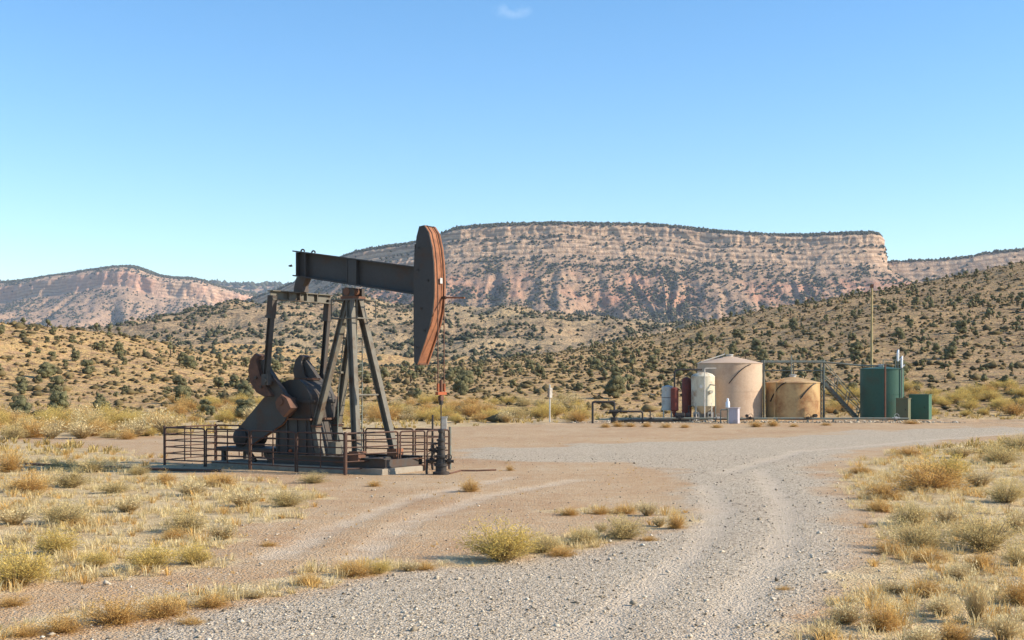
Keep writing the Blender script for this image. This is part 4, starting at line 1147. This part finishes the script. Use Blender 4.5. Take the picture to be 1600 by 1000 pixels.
# belt guard running from motor to gearbox sheave
def oval(c0, r0, c1, r1, n=10):
    d = math.atan2(c1[1] - c0[1], c1[0] - c0[0]); pts = []
    for k in range(n + 1):
        a = d + math.pi / 2 + math.pi * k / n; pts.append((c0[0] + r0 * math.cos(a), c0[1] + r0 * math.sin(a)))
    for k in range(n + 1):
        a = d - math.pi / 2 + math.pi * k / n; pts.append((c1[0] + r1 * math.cos(a), c1[1] + r1 * math.sin(a)))
    return pts
bg_ = MB().prism(oval((-4.55, 1.22), 0.46, (-3.0, 2.28), 0.70), -1.0, -0.78).build('belt_guard', M_STEEL, pj)
MB().prism(oval((-4.55, 1.22), 0.485, (-3.0, 2.28), 0.725), -0.95, -0.90).build('guard_rim', M_RUST, bg_)
MB().ball((-2.22, -0.93, 0.70), 0.075, 10).build('orange_knob', M_ORANGE, ped)
# a box of controls by the skid
MB().box((-0.35, -0.55, ZB + 0.62), (0.4, 0.3, 0.5)).build('control_box', M_LEG, pj)

# ------------------------------------------------------------------ wellhead
cu, cv = math.cos(PA), math.sin(PA)
def L2W(u, v): return (PJ[0] + u * cu - v * cv, PJ[1] + u * cv + v * cu)
wx_, wy_ = L2W(4.22, 0)
wh = empty('wellhead', (wx_, wy_, 0))
tag(wh, 'dark oily wellhead with valves under the horsehead', 'wellhead')
MB().lathe([(0.30, -0.05), (0.30, 0.10), (0.20, 0.12), (0.20, 0.30), (0.25, 0.31), (0.25, 0.40), (0.18, 0.41), (0.17, 0.62)], n=16).build('casing_head', M_BLACK, wh, smooth_deg=35)
MB().lathe([(0.17, 0.62), (0.24, 0.63), (0.24, 0.70), (0.15, 0.71), (0.14, 0.92), (0.19, 0.93), (0.19, 1.0), (0.12, 1.02), (0.12, 1.2), (0.16, 1.21), (0.16, 1.28), (0.10, 1.3), (0.08, 1.5), (0.11, 1.52), (0.11, 1.62), (0.05, 1.66)], n=14).build('stuffing_box', M_BLACK, wh, smooth_deg=35)
def valve(parent, p0, p1, wheel=0.14, m=M_BLACK):
    p0, p1 = Vector(p0), Vector(p1); mid = (p0 + p1) / 2
    b = MB().tube([p0, p1], 0.055, 8)
    b.tube([mid - (p1 - p0) * 0.18, mid + (p1 - p0) * 0.18], 0.11, 8)
    o = b.build('valve', m, parent)
    st = mid + Vector((0, -0.16, 0.16))
    MB().tube([mid, st], 0.025, 5).build('stem', m, o)
    MB().tube([st + Vector((wheel * math.cos(t), 0, wheel * math.sin(t))) for t in np.linspace(0, 2 * math.pi, 11)], 0.018, 5, False).build('handwheel', m, o)
    return o
valve(wh, (-0.15, 0, 0.5), (-0.55, -0.05, 0.5)); valve(wh, (0.12, 0, 0.48), (0.46, 0, 0.48), 0.1); valve(wh, (-0.1, 0, 0.82), (-0.42, 0, 0.9), 0.1)
MB().tube([(-0.5, -0.05, 0.5), (-0.52, -0.05, 0.1), (-0.5, -0.05, -0.05)], 0.045, 8).build('drain_pipe', M_BLACK, wh)
MB().tube([(-0.05, 0.1, 1.1), (-0.3, 0.15, 1.12), (-0.34, 0.16, 0.9), (-0.34, 0.16, 0.2)], 0.03, 6).build('bleed_line', M_BLACK, wh)
# flowlines lying on the ground
def ground_pipe(name, pts, r, mat, label):
    o = MB().tube([(x, y, float(terrain(x, y)) + r * 0.9) for x, y in pts], r, 8).build(name, mat, smooth_deg=60)
    return tag(o, label, 'pipe')
ground_pipe('flowline', [(wx_ + 0.3, wy_ + 0.1)] + [gp(x, y) for x, y in ((720, 737), (745, 737), (775, 736))], 0.032, M_RUSTD, 'thin rusty pipe lying on the dirt right of the wellhead')
ground_pipe('buried_line', [gp(x, y) for x, y in ((40, 728), (120, 731), (200, 734), (270, 736), (345, 738))], 0.055, M_RUSTD, 'thin rusty pipe lying on the dirt left of the fence')

# ------------------------------------------------------------------ pipe fence of livestock panels
fence = empty('pipe_fence', (-8.5, 49.0, 0))
tag(fence, 'rusty pipe panel fence enclosing the pump jack', 'fence')
FA, FB, FC, FD = (-13.9, 51.2), (-6.0, 46.05), (-2.35, 48.6), (-12.5, 54.0)
def panel(a, b, h=1.5, rails=6, ups=2):
    ox, oy = fence.location.x, fence.location.y
    a = Vector((a[0] - ox, a[1] - oy, 0)); b = Vector((b[0] - ox, b[1] - oy, 0))
    za = float(terrain(a.x + ox, a.y + oy)); zb = float(terrain(b.x + ox, b.y + oy))
    a.z, b.z = za, zb
    d = (b - a).normalized(); a = a + d * 0.05; b = b - d * 0.05
    z0 = 0.22; c = 0.08
    Z = Vector((0, 0, 1))
    loop = [a + Z * z0 * 0.1, a + Z * (h - c), a + Z * (h - c * 0.3) + d * c * 0.3, a + Z * h + d * c, b + Z * h - d * c, b + Z * (h - c * 0.3) - d * c * 0.3, b + Z * (h - c), b + Z * z0 * 0.1]
    p = MB().tube(loop, 0.034, 6).build('panel', M_FENCE, fence)
    for i in range(rails - 1):
        z = z0 + (h - z0) * i / (rails - 1)
        MB().tube([a + Z * z, b + Z * z], 0.024, 5).build('rail', M_FENCE, p)
    for k in range(1, ups + 1):
        q = a + (b - a) * (k / (ups + 1))
        MB().tube([q + Z * z0, q + Z * h], 0.026, 5).build('upright', M_FENCE, p)
def run(a, b, fr, ups):
    for t0, t1 in zip(fr[:-1], fr[1:]):
        panel((a[0] + (b[0] - a[0]) * t0, a[1] + (b[1] - a[1]) * t0), (a[0] + (b[0] - a[0]) * t1, a[1] + (b[1] - a[1]) * t1), ups=ups)
run(FA, FB, [0, 0.245, 0.5, 0.75, 1.0], 1)
run(FB, FC, [0, 0.5, 0.76, 1.0], 0)
run(FD, FC, [0, 0.22, 0.44, 0.66, 0.86, 1.0], 1)
run(FA, FD, [0, 1.0], 1)
for P_, h in ((FA, 1.58), (FB, 1.55), (FC, 1.62), (FD, 1.55)):
    z = float(terrain(*P_))
    MB().tube([(P_[0] + 8.5, P_[1] - 49.0, z - 0.1), (P_[0] + 8.5, P_[1] - 49.0, z + h)], 0.05, 8).build('corner_post', M_CATW if P_ is FC else M_FENCE, fence)

# electric box on a post behind the fence
def at(px, Y, z=0.0): return ((px - 800) * Y / FPX, Y, z)
def zz(py, Y): return CAM_H + (590 - py) * Y / FPX
eb = empty('electric_box', at(693.5, 49.9)); tag(eb, 'white electric box on a post behind the wellhead', 'electric box')
zb = zz(652, 49.9)
MB().box((0, 0, zb - 0.24), (0.24, 0.2, 0.46)).build('box', M_WHITE, eb)
MB().box((0, -0.02, zb + 0.005), (0.28, 0.26, 0.03)).build('lid', M_GALV, eb)
MB().tube([(0.0, 0.14, -0.1), (0.0, 0.14, zb - 0.05)], 0.04, 8).build('post', M_BLACK, eb)
ep = empty('steel_post', at(676, 48.4)); tag(ep, 'slim dark steel post beside the wellhead', 'post')
MB().tube([(0, 0, -0.1), (0, 0, zz(648, 48.4))], 0.035, 8).build('pipe', M_BLACK, ep)
MB().box((0, -0.05, 0.9), (0.14, 0.1, 0.3)).build('junction_box', M_BLACK, ep)

# ------------------------------------------------------------------ marker post
SY = 99.5
sp = empty('marker_post', at(859, SY, float(terrain((859 - 800) * SY / FPX, SY)))); tag(sp, 'thin marker post with small white box in the brush', 'marker post')
MB().tube([(0, 0, -0.1), (0, 0, zz(601, SY))], 0.055, 8).build('post', M_GALV, sp)
MB().box((0.06, -0.10, zz(614, SY)), (0.24, 0.14, 0.78), 0.5).build('box', M_WHITE, sp)
MB().box((-0.06, -0.22, zz(614, SY)), (0.26, 0.03, 0.72), 0.5).build('sign_plate', M_STEEL, sp)

# ------------------------------------------------------------------ storage tanks
def tank(name, px0, px1, ytop, yapex, Y, mat, label, cat='tank', n=48, base=0.14, roofmat=None):
    c = at((px0 + px1) / 2, Y, base)
    r = (px1 - px0) / 2 * Y / FPX
    h = zz(ytop, Y) - base; ha = zz(yapex, Y) - base
    t = empty(name, c); tag(t, label, cat)
    MB().lathe([(r, -0.05), (r, h)], n=n).build('shell', mat, t, smooth_deg=30)
    rf = MB().lathe([(r + 0.05, h - 0.02), (r + 0.05, h + 0.03), (r * 0.98, h + 0.05), (0.35, ha), (0.02, ha + 0.01)], n=n, cap=False).build('roof', roofmat or mat, t, smooth_deg=25)
    MB().lathe([(r + 0.02, h * 0.5 - 0.012), (r + 0.022, h * 0.5 + 0.012)], n=n, cap=False).build('weld_seam', mat, t, smooth_deg=30)
    MB().lathe([(r + 0.06, -0.06), (r + 0.06, 0.05), (r, 0.06)], n=n, cap=False).build('base_ring', M_RUSTD, t, smooth_deg=30)
    MB().lathe([(0.26, ha - 0.03), (0.26, ha + 0.12), (0.32, ha + 0.12), (0.32, ha + 0.17), (0.02, ha + 0.2)], n=14, cap=False).build('thief_hatch', M_GALV, rf, smooth_deg=30)
    return t, r, h, ha
pk, r, h, ha = tank('storage_tank', 1090, 1190, 568, 557, 103.5, M_PINK, 'tall pinkish tan storage tank, largest of the battery')
MB().tube([(-r - 0.1, -0.9, h - 0.02), (-r + 0.1, -0.9, h + 0.1), (-0.5, -0.5, ha + 0.16), (-0.4, -0.45, ha + 0.32)], 0.05, 6).build('roof_pipe', M_WHITE, pk)
MB().box((-0.3, -0.4, ha + 0.35), (0.3, 0.3, 0.35)).build('vent_box', M_POLE, pk)
MB().tube([(r * 0.35, -r * 0.94 - 0.12, 0.35), (r * 0.35, -r * 0.94 - 0.35, 0.35)], 0.12, 10).build('outlet_flange', M_BLACK, pk)
tn, r2, h2, ha2 = tank('storage_tank', 1197, 1280, 598, 589, 103.2, M_TAN, 'short ochre storage tank with rust streaks beside the catwalk')
MB().tube([(-0.9, -r2 * 0.5, ha2 - 0.1), (-1.6, -r2 * 0.68, h2 + 0.05), (-1.75, -r2 * 0.72, h2 - 0.8), (-1.78, -r2 * 0.72, 0.1)], 0.05, 6).build('fill_pipe', M_TAN, tn)
MB().tube([(r2 * 0.62, -r2 * 0.75, 0.35), (r2 * 0.66, -r2 * 0.8 - 0.3, 0.35)], 0.14, 10).build('outlet_flange', M_BLACK, tn)
MB().tube([(-0.1, 0, ha2), (-0.1, 0, ha2 + 1.75)], 0.06, 8).build('vent_pipe', M_CATW, tn)
def hose_shadow_line(par, r, a0, z0_, a1, z1_, rr_=0.045, n=9):
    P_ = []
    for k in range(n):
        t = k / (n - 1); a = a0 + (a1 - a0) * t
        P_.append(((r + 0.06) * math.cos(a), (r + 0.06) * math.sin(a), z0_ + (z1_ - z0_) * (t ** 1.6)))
    MB().tube(P_, rr_, 6).build('hose_shadow_line', M_BLACK, par)
hose_shadow_line(tn, r2, -math.pi * 0.64, h2 + 0.02, -math.pi * 0.86, h2 - 1.5); hose_shadow_line(tn, r2, -math.pi * 0.27, h2 - 0.05, -math.pi * 0.48, h2 - 1.25)  # black tubes model dark lines that are part pipe, part cast shadow
hose_shadow_line(pk, r, -math.pi * 0.34, h - 0.1, -math.pi * 0.56, h - 1.6, 0.035)  # black tube modelled in place of a pipe's cast shadow on the shell
gr, r3, h3, ha3 = tank('storage_tank', 1345, 1411, 577, 573, 104.0, M_GREEN, 'dark green storage tank at the right of the battery')
MB().tube([(r3 * 0.75, -r3 * 0.66 - 0.05, h3 - 0.4), (r3 * 0.75, -r3 * 0.66 - 0.05, 0.1)], 0.06, 8).build('down_pipe', M_GREENB, gr)
for v in (-1.0, 0.0): MB().tube([(v + 0.9, -r3 * 0.4, h3), (v + 0.9, -r3 * 0.4, h3 + 0.75)], 0.04, 6).build('rail_post', M_CATW, gr)
MB().tube([(-0.1, -r3 * 0.4, h3 + 0.75), (1.6, -r3 * 0.4, h3 + 0.72)], 0.04, 6).build('top_rail', M_CATW, gr)
MB().tube([(-0.1, -r3 * 0.4, h3 + 0.4), (1.6, -r3 * 0.4, h3 + 0.4)], 0.03, 6).build('mid_rail', M_CATW, gr)

# silver vents on pipes beside the green tank
YV = 102.6
for px, yt, lab in ((1403, 546, 'taller silver vent pipe rising beside the green tank'), (1409, 556, 'shorter silver capped vent pipe at the right rim of the green tank')):
    b = at(px, YV, 0.1); vp = empty('vent_pipe', b); tag(vp, lab, 'vent pipe')
    zt = zz(yt, YV) - 0.1
    MB().tube([(0, 0, -0.1), (0, 0, zt - 0.9)], 0.055, 8).build('pipe', M_CATW, vp)
    MB().tube([(0, 0, zt - 0.95), (0.0, 0, zt - 0.3), (0.02, 0, zt - 0.1), (0.06, 0, zt)], [0.09, 0.10, 0.08, 0.03], 10).build('cap', M_SILVER, vp, smooth_deg=50)
    MB().tube([(0, 0, zt - 0.9), (0.25, 0, zt - 0.72)], 0.05, 6).build('elbow', M_SILVER, vp)

# front pole with overhead line to the catwalk
YF = 100.4
fp = empty('service_pole', at(1383, YF, 0)); tag(fp, 'rusty service pole standing in front of the green tank', 'pole')
MB().tube([(0, 0, -0.1), (0, 0, zz(569, YF))], 0.075, 8).build('pole', M_RUSTD, fp)
MB().box((0, 0, 0.12), (0.4, 0.4, 0.3)).build('footing', M_CONC, fp)
tp = empty('tall_pole', at(1362, 107.0, 0)); tag(tp, 'tall thin yellowish pole rising behind the green tank', 'pole')
MB().tube([(0, 0, -0.1), (0, 0, 6), (0.02, 0, zz(446, 107))], [0.12, 0.11, 0.09], 8).build('pole', M_POLE, tp)
MB().box((0.02, 0, zz(447, 107)), (0.26, 0.2, 0.3)).build('pole_head', M_RUSTD, tp)

# cabinets right of the green tank
def cabinet(name, px0, px1, y0, Y, depth, mat, label, rz):
    c = at((px0 + px1) / 2, Y, 0.14); wdt = (px1 - px0) * Y / FPX
    ztop = zz(y0, Y) - 0.14
    o = empty(name, c, rz); tag(o, label, 'cabinet')
    w = wdt / (abs(math.cos(rz)) + abs(math.sin(rz)) * depth)
    d = w * depth
    MB().box((0, 0, ztop / 2), (w, d, ztop)).build('body', mat, o)
    MB().box((0, 0, ztop + 0.03), (w + 0.08, d + 0.08, 0.05)).build('lid', mat, o)
    MB().box((0, -d / 2 - 0.015, ztop * 0.5), (w * 0.84, 0.025, ztop * 0.84)).build('door', mat, o)
    MB().box((w * 0.3, -d / 2 - 0.05, ztop * 0.5), (0.04, 0.05, 0.14)).build('handle', M_BLACK, o)
    return o
cabinet('green_cabinet', 1419, 1457, 617, 103.2, 0.8, M_GREENB, 'square green metal cabinet with lit right side', -0.5)
cabinet('olive_cabinet', 1400, 1423, 623, 101.3, 0.7, M_OLIVE, 'olive metal cabinet in front of the green tank', -0.6)

# catwalk with stairs
YC = 106.2
cw = empty('catwalk', at(1238, YC, 0)); tag(cw, 'weathered green steel catwalk with stairs between tan and green tanks', 'catwalk')
ox = (1238 - 800) * YC / FPX
lx = lambda px: (px - 800) * YC / FPX - ox
zd = zz(598, YC)
MB().box(((lx(1190) + lx(1290)) / 2, 0, zd), (lx(1290) - lx(1190), 0.9, 0.08)).build('deck', M_CATW, cw)
for px in (1192, 1285):
    for v in (-0.45, 0.45): MB().tube([(lx(px), v, -0.1), (lx(px), v, zz(563, YC) + (0.05 if px > 1200 else 0))], 0.09 if v < 0 else 0.06, 8).build('column', M_CATW, cw)
for v in (-0.45, 0.45):
    for y in (564, 579):
        MB().tube([(lx(1190), v, zz(y, YC)), (lx(1287), v, zz(y, YC))], 0.055, 6).build('handrail', M_CATW, cw)
    MB().tube([(lx(1238), v, zd), (lx(1238), v, zz(564, YC))], 0.05, 6).build('rail_post', M_CATW, cw)
    # stair: stringer, handrails, posts
    a = Vector((lx(1287), v, zd)); b = Vector((lx(1338), v, 0.16))
    st = MB().bar(a, b, 0.06, 0.26).build('stringer', M_CATW, cw)
    for up in (1.05, 0.55):
        MB().tube([a + Vector((0, 0, up + 0.65 * (up > 1))), b + Vector((0.3, 0, up + 0.1))], 0.04, 6).build('stair_rail', M_CATW, cw)
    for t in (0.35, 0.68, 1.0):
        p = a + (b - a) * t; MB().tube([p, p + Vector((0.3 * t, 0, 1.6 - 0.5 * t))], 0.04, 6).build('stair_post', M_CATW, cw)
nst = 13
for i in range(nst):
    t = (i + 0.5) / nst
    MB().box((lx(1287) + (lx(1338) - lx(1287)) * t, 0, zd + (0.16 - zd) * t + 0.03), (0.27, 0.84, 0.04)).build('tread', M_CATW, cw)
ln = MB().tube([at(1196, 105.6, zz(566, 105.6)), at(1290, 105.6, zz(566, 105.6)), at(1345, 105.3, zz(571, 105)), at(1385, 104.6, zz(572, 104))], 0.07, 8).build('overhead_pipe', M_CATW)
tag(ln, 'long overhead pipe running from the catwalk to the green tank', 'pipe')

# ------------------------------------------------------------------ separator group
# cream vertical vessel on legs
YS = 100.6
c = at(1098.5, YS, 0.1); rr = 18.3 * YS / FPX
vs = empty('separator_vessel', c); tag(vs, 'cream vertical separator vessel on legs with rust streaks', 'vessel')
z0, z1 = zz(634, YS) - 0.1, zz(588, YS) - 0.1
MB().lathe([(0.12, z0 - 0.62), (0.3, z0 - 0.5), (rr * 0.75, z0 - 0.22), (rr, z0), (rr, z1), (rr * 0.8, z1 + 0.18), (rr * 0.4, z1 + 0.30), (0.03, z1 + 0.33)], n=32).build('shell', M_CREAM, vs, smooth_deg=35)
for a_ in (0.6, 2.2, 3.9, 5.4):
    x, y = (rr - 0.04) * math.cos(a_), (rr - 0.04) * math.sin(a_); MB().tube([(x, y, -0.1), (x, y, z0 + 0.25)], 0.06, 6).build('leg', M_WHITE, vs)
MB().lathe([(rr + 0.01, (z0 + z1) / 2 - 0.02), (rr + 0.012, (z0 + z1) / 2 + 0.02)], n=32, cap=False).build('weld_seam', M_CREAM, vs)
MB().tube([(rr * 0.5, -rr * 0.8, z0 + 1.1), (rr * 0.55, -rr - 0.12, z0 + 1.1)], 0.14, 12).build('manway', M_CREAM, vs)
MB().tube([(-0.3, -rr * 0.95, z0 + 1.5), (-0.3, -rr * 1.06, z0 + 1.5)], 0.15, 12).build('gauge', M_GALV, vs)
# frame of white pipe beside the vessel
wp = MB().tube([at(1101, 99.3, 0), at(1101, 99.3, zz(577, 99.3)), at(1102, 99.3, zz(575.5, 99.3)), at(1119, 99.3, zz(575.5, 99.3))], 0.05, 6).build('riser_pipe', M_WHITE)
tag(wp, 'thin white riser pipe in front of the cream vessel', 'pipe')
wp2 = MB().tube([at(1118, 99.6, 0.1), at(1118, 99.6, zz(602, 99.6)), at(1109, 99.8, zz(601, 99.6))], 0.045, 6).build('gauge_pipe', M_CATW)
tag(wp2, 'grey green gauge pipe along the right side of the cream vessel', 'pipe')
# rust red vertical column
YR = 102.0
rc = empty('treater_column', at(1073, YR, 0.1)); tag(rc, 'rusty red oxide treater column behind the cream vessel', 'vessel')
rr = 7.6 * YR / FPX; zt = zz(589, YR) - 0.1
MB().lathe([(rr * 1.1, -0.1), (rr * 1.1, 0.1), (rr, 0.12), (rr, zt - 0.3), (rr * 0.7, zt - 0.1), (0.03, zt)], n=24).build('shell', M_OXIDE, rc, smooth_deg=35)
MB().tube([(0, -rr, 1.0), (0, -rr - 0.1, 1.0)], 0.16, 10).build('manway', M_OXIDE, rc)
# small grey white tank on legs
YW = 103.0
sw = empty('day_tank', at(1043, YW, 0.1)); tag(sw, 'small dirty white tank on legs behind the red vessel', 'tank')
rr = 9.2 * YW / FPX; z0, z1 = zz(641, YW) - 0.1, zz(604, YW) - 0.1
MB().lathe([(0.03, z0 - 0.02), (rr, z0), (rr, z1), (0.05, z1 + 0.12)], n=24).build('shell', M_WHITE, sw, smooth_deg=35)
for a_ in (0.7, 2.3, 3.8, 5.5): x, y = rr * .9 * math.cos(a_), rr * .9 * math.sin(a_); MB().tube([(x, y, -0.1), (x, y, z0 + 0.1)], 0.04, 6).build('leg', M_WHITE, sw)
MB().lathe([(rr + 0.006, z0 + 1.0), (rr + 0.008, z0 + 1.04)], n=24, cap=False).build('weld_seam', M_RUSTD, sw)
# red vessel with hooked black pipe
YH = 100.2
rv = empty('red_vessel', at(1054, YH, 0.1)); tag(rv, 'slim red vessel with a black hooked pipe on top', 'vessel')
rr = 6.2 * YH / FPX; z0, z1 = zz(641, YH) - 0.1, zz(607, YH) - 0.1
MB().lathe([(rr * 0.4, -0.1), (rr * 0.4, z0 - 0.1), (rr, z0), (rr, z1), (rr * 0.5, z1 + 0.08)], n=20).build('shell', M_OXIDE, rv, smooth_deg=35)
zt = zz(577.5, YH) - 0.1
MB().tube([(0, 0, z1), (0, 0, zt - 0.25), (0.08, 0, zt - 0.07), (0.25, 0, zt), (2.2, 0.3, zt)], 0.075, 8).build('hooked_pipe', M_BLACK, rv, smooth_deg=60)
MB().tube([(0, -0.02, 0.2), (-0.25, -0.1, 0.9), (-0.25, -0.1, 1.4)], 0.04, 6).build('side_pipe', M_OXIDE, rv)
# dark transfer pump between the vessels
tpu = empty('transfer_pump', at(1066, 99.9, 0.05)); tag(tpu, 'dark transfer pump on a skid between red vessel and cream vessel', 'pump')
MB().box((0, 0, 0.12), (1.5, 0.7, 0.14)).build('skid', M_BLACK, tpu)
MB().tube([(-0.55, 0, 0.48), (-0.5, 0, 0.48), (0.15, 0, 0.48), (0.2, 0, 0.48)], [0.18, 0.25, 0.25, 0.18], 14).build('motor', M_BLACK, tpu, smooth_deg=40)
MB().tube([(0.3, 0, 0.48), (0.6, 0, 0.48)], [0.2, 0.28], 14).build('pump_body', M_STEEL, tpu, smooth_deg=40)
MB().tube([(0.5, 0, 0.6), (0.5, 0, 1.2), (0.75, 0.2, 1.2)], 0.06, 8).build('outlet_pipe', M_BLACK, tpu)
for px_, z_ in ((1088, 0.8), (1110, 0.8)):
    o = MB().box(at(px_, 100.6, z_ * 0.5), (0.42, 0.42, z_)).build('level_control', M_WHITE if px_ < 1100 else M_GALV)
    MB().tube([(at(px_, 100.2, z_)[0], 100.35, z_ * 0.7), (at(px_, 100.2, z_)[0], 100.2, z_ * 0.7)], 0.12, 10).build('dial', M_BLACK, o)
    tag(o, 'small white control box under the cream vessel' if px_ < 1100 else 'small galvanised control box under the cream vessel', 'control box')
# meter cabinet with silver bottle in front of the pink tank
YM = 97.6
mc = empty('meter_cabinet', at(1147, YM, 0.0), -0.45); tag(mc, 'faded lilac grey meter cabinet on legs in front of pinkish tank', 'cabinet')
zt = zz(637, YM)
MB().box((0, 0, zt - 0.62), (0.72, 0.55, 1.15)).build('body', M_LILAC, mc)
MB().box((0, -0.02, zt - 0.02), (0.84, 0.66, 0.05)).build('lid', M_LILAC, mc)
MB().box((0, -0.29, zt - 0.6), (0.6, 0.03, 0.95)).build('door', M_LILAC, mc)
for x, y in ((-0.3, -0.22), (0.3, -0.22), (0.3, 0.22), (-0.3, 0.22)): MB().bar((x, y, -0.1), (x, y, zt - 1.15), 0.06, 0.06).build('leg', M_GALV, mc)
sbt = empty('silver_regulator', at(1137, 98.4, 0.0)); tag(sbt, 'small silver bottle-shaped regulator on a pipe beside the meter cabinet', 'regulator')
zt = zz(622, 98.4)
MB().tube([(0, 0, -0.1), (0, 0, zt - 0.75)], 0.06, 8).build('pipe', M_CATW, sbt)
MB().lathe([(0.05, zt - 0.8), (0.17, zt - 0.72), (0.17, zt - 0.35), (0.09, zt - 0.22), (0.09, zt - 0.05), (0.03, zt)], n=14).build('bottle', M_SILVER, sbt, smooth_deg=40)
hp = MB().tube([at(1126, 98.0, 0.0), at(1126, 98.0, zz(641, 98)), at(1128, 98.0, zz(640, 98)), at(1136, 98.0, zz(640, 98))], 0.05, 8).build('hooked_pipe', M_CATW)
tag(hp, 'short grey hooked pipe between cream vessel and meter cabinet', 'pipe')

# low manifold pipe running along the front of the tanks
mf = empty('front_manifold', at(1150, 99.2, 0)); tag(mf, 'low pale pipe manifold running along the front of the tanks', 'pipe')
o0 = mf.location
pts = [(at(px, 99.2, 0.34)[0] - o0.x, 0, 0.34 - 0.02 * ((px // 60) % 2)) for px in (1010, 1080, 1150, 1230, 1300, 1345, 1420)]
MB().tube(pts, 0.075, 8).build('main_pipe', M_CATW, mf, smooth_deg=60)
for px in (1030, 1078, 1118, 1178, 1214, 1262, 1302, 1340, 1398): x = at(px, 99.2)[0] - o0.x; MB().bar((x, 0, -0.1), (x, 0, 0.30), 0.12, 0.12).build('support', M_CATW, mf)
for px in (1062, 1122, 1172, 1262, 1400): x = at(px, 99.2)[0] - o0.x; valve(mf, (x - 0.3, -0.02, 0.36), (x + 0.3, -0.02, 0.36), 0.18, M_BLACK if px in (1062, 1172, 1262) else M_GALV)
# black pipe loop and valve left of the battery
bl = empty('pipe_loop', at(943, 97.6, 0)); tag(bl, 'black inverted-U pipe loop with valve at the left of the battery', 'pipe')
s = 97.6 / FPX
def B(px, py, dv=0.0): return ((px - 943) * s, dv, zz(py, 97.6))
MB().tube([B(926, 664), B(926, 630), B(927, 628.6), B(929, 628), B(957, 628), B(959, 628.6), B(960, 630), B(960, 664)], 0.085, 8).build('loop', M_BLACK, bl, smooth_deg=60)
MB().tube([B(952, 643), B(966, 643)], 0.13, 10).build('tee', M_BLACK, bl, smooth_deg=60)
MB().tube([B(960, 645), B(960, 651)], [0.26, 0.1], 10).build('reducer', M_BLACK, bl, smooth_deg=60)
MB().tube([B(960, 652), B(960, 660)], 0.28, 12).build('choke_body', M_BLACK, bl, smooth_deg=40)
ml = empty('low_manifold', at(985, 98.2, 0)); tag(ml, 'low black pipe run with valves between pipe loop and red vessel', 'pipe')
s2 = 98.2 / FPX
def B2(px, py, dv=0.0): return ((px - 985) * s2, dv, zz(py, 98.2))
MB().tube([B2(964, 643), B2(1001, 643), B2(1003, 644), B2(1004, 646), B2(1004, 664)], 0.075, 8).build('pipe', M_BLACK, ml, smooth_deg=60)
MB().tube([B2(955, 659), B2(985, 657), B2(1050, 657)], 0.11, 8).build('lower_pipe', M_BLACK, ml, smooth_deg=60)
MB().tube([B2(970, 643), B2(970, 637)], 0.05, 6).build('stem', M_BLACK, ml); MB().tube([B2(966, 637.5), B2(974, 637.5)], 0.05, 6).build('handle', M_BLACK, ml)
MB().tube([B2(1013, 643), B2(1016, 643), B2(1016, 658)], 0.06, 6).build('riser', M_BLACK, ml); valve(ml, B2(1013, 655), B2(1022, 655), 0.2)
valve(ml, B2(980, 657), B2(992, 657), 0.2)

# ------------------------------------------------------------------ a bird over the valley
bY = 60.0
bd = empty('bird', at(454, bY, zz(415.5, bY)), 0.4); tag(bd, 'tiny dark bird flying left of the walking beam', 'bird')
MB().ball((0, 0, 0), 0.06, 8, (1.8, 0.8, 0.8)).build('body', M_BLACK, bd, smooth_deg=80)
for v in (-1, 1): MB().add([(-0.05, v * 0.03, 0.01), (0.06, v * 0.03, 0.02), (0.03, v * 0.16, 0.07), (-0.04, v * 0.20, 0.04), (-0.05, v * 0.03, 0.0), (0.06, v * 0.03, 0.0), (0.03, v * 0.16, 0.06), (-0.04, v * 0.20, 0.03)], [[0,1,2,3],[7,6,5,4],[0,4,5,1],[1,5,6,2],[2,6,7,3],[3,7,4,0]]).build('wing', M_BLACK, bd)

# dry tumbleweeds caught along the pipes
for px, py, w, h in ((946, 668, 20, 9), (966, 667, 24, 10), (985, 667, 20, 8), (1010, 667, 20, 9), (1040, 668, 22, 9), (1070, 668, 20, 8), (1182, 667, 26, 12), (1208, 666, 24, 13), (1120, 668, 22, 8), (1240, 667, 18, 6), (1425, 662, 34, 7), (1290, 665, 20, 6)):
    put_shrub(px, py, w, h, 'o', 'caught along the front pipes', 'by the tank pipes')
# ------------------------------------------------------------------ the air between here and the mesas
hm = bpy.data.materials.new('haze_air'); hm.use_nodes = True
ht = hm.node_tree; ht.nodes.clear()
ho = ht.nodes.new('ShaderNodeOutputMaterial'); hv = ht.nodes.new('ShaderNodeVolumePrincipled')
hv.inputs['Color'].default_value = (0.72, 0.84, 1.0, 1)
hv.inputs['Density'].default_value = 6.0e-5
hv.inputs['Anisotropy'].default_value = 0.0
ht.links.new(hv.outputs[0], ho.inputs['Volume'])
hb = MB().box((0, 3210, 235), (8700, 6860, 475)).build('haze', hm)
tag(hb, 'thin bluish haze in the air before the mesas', 'haze', kind='stuff')
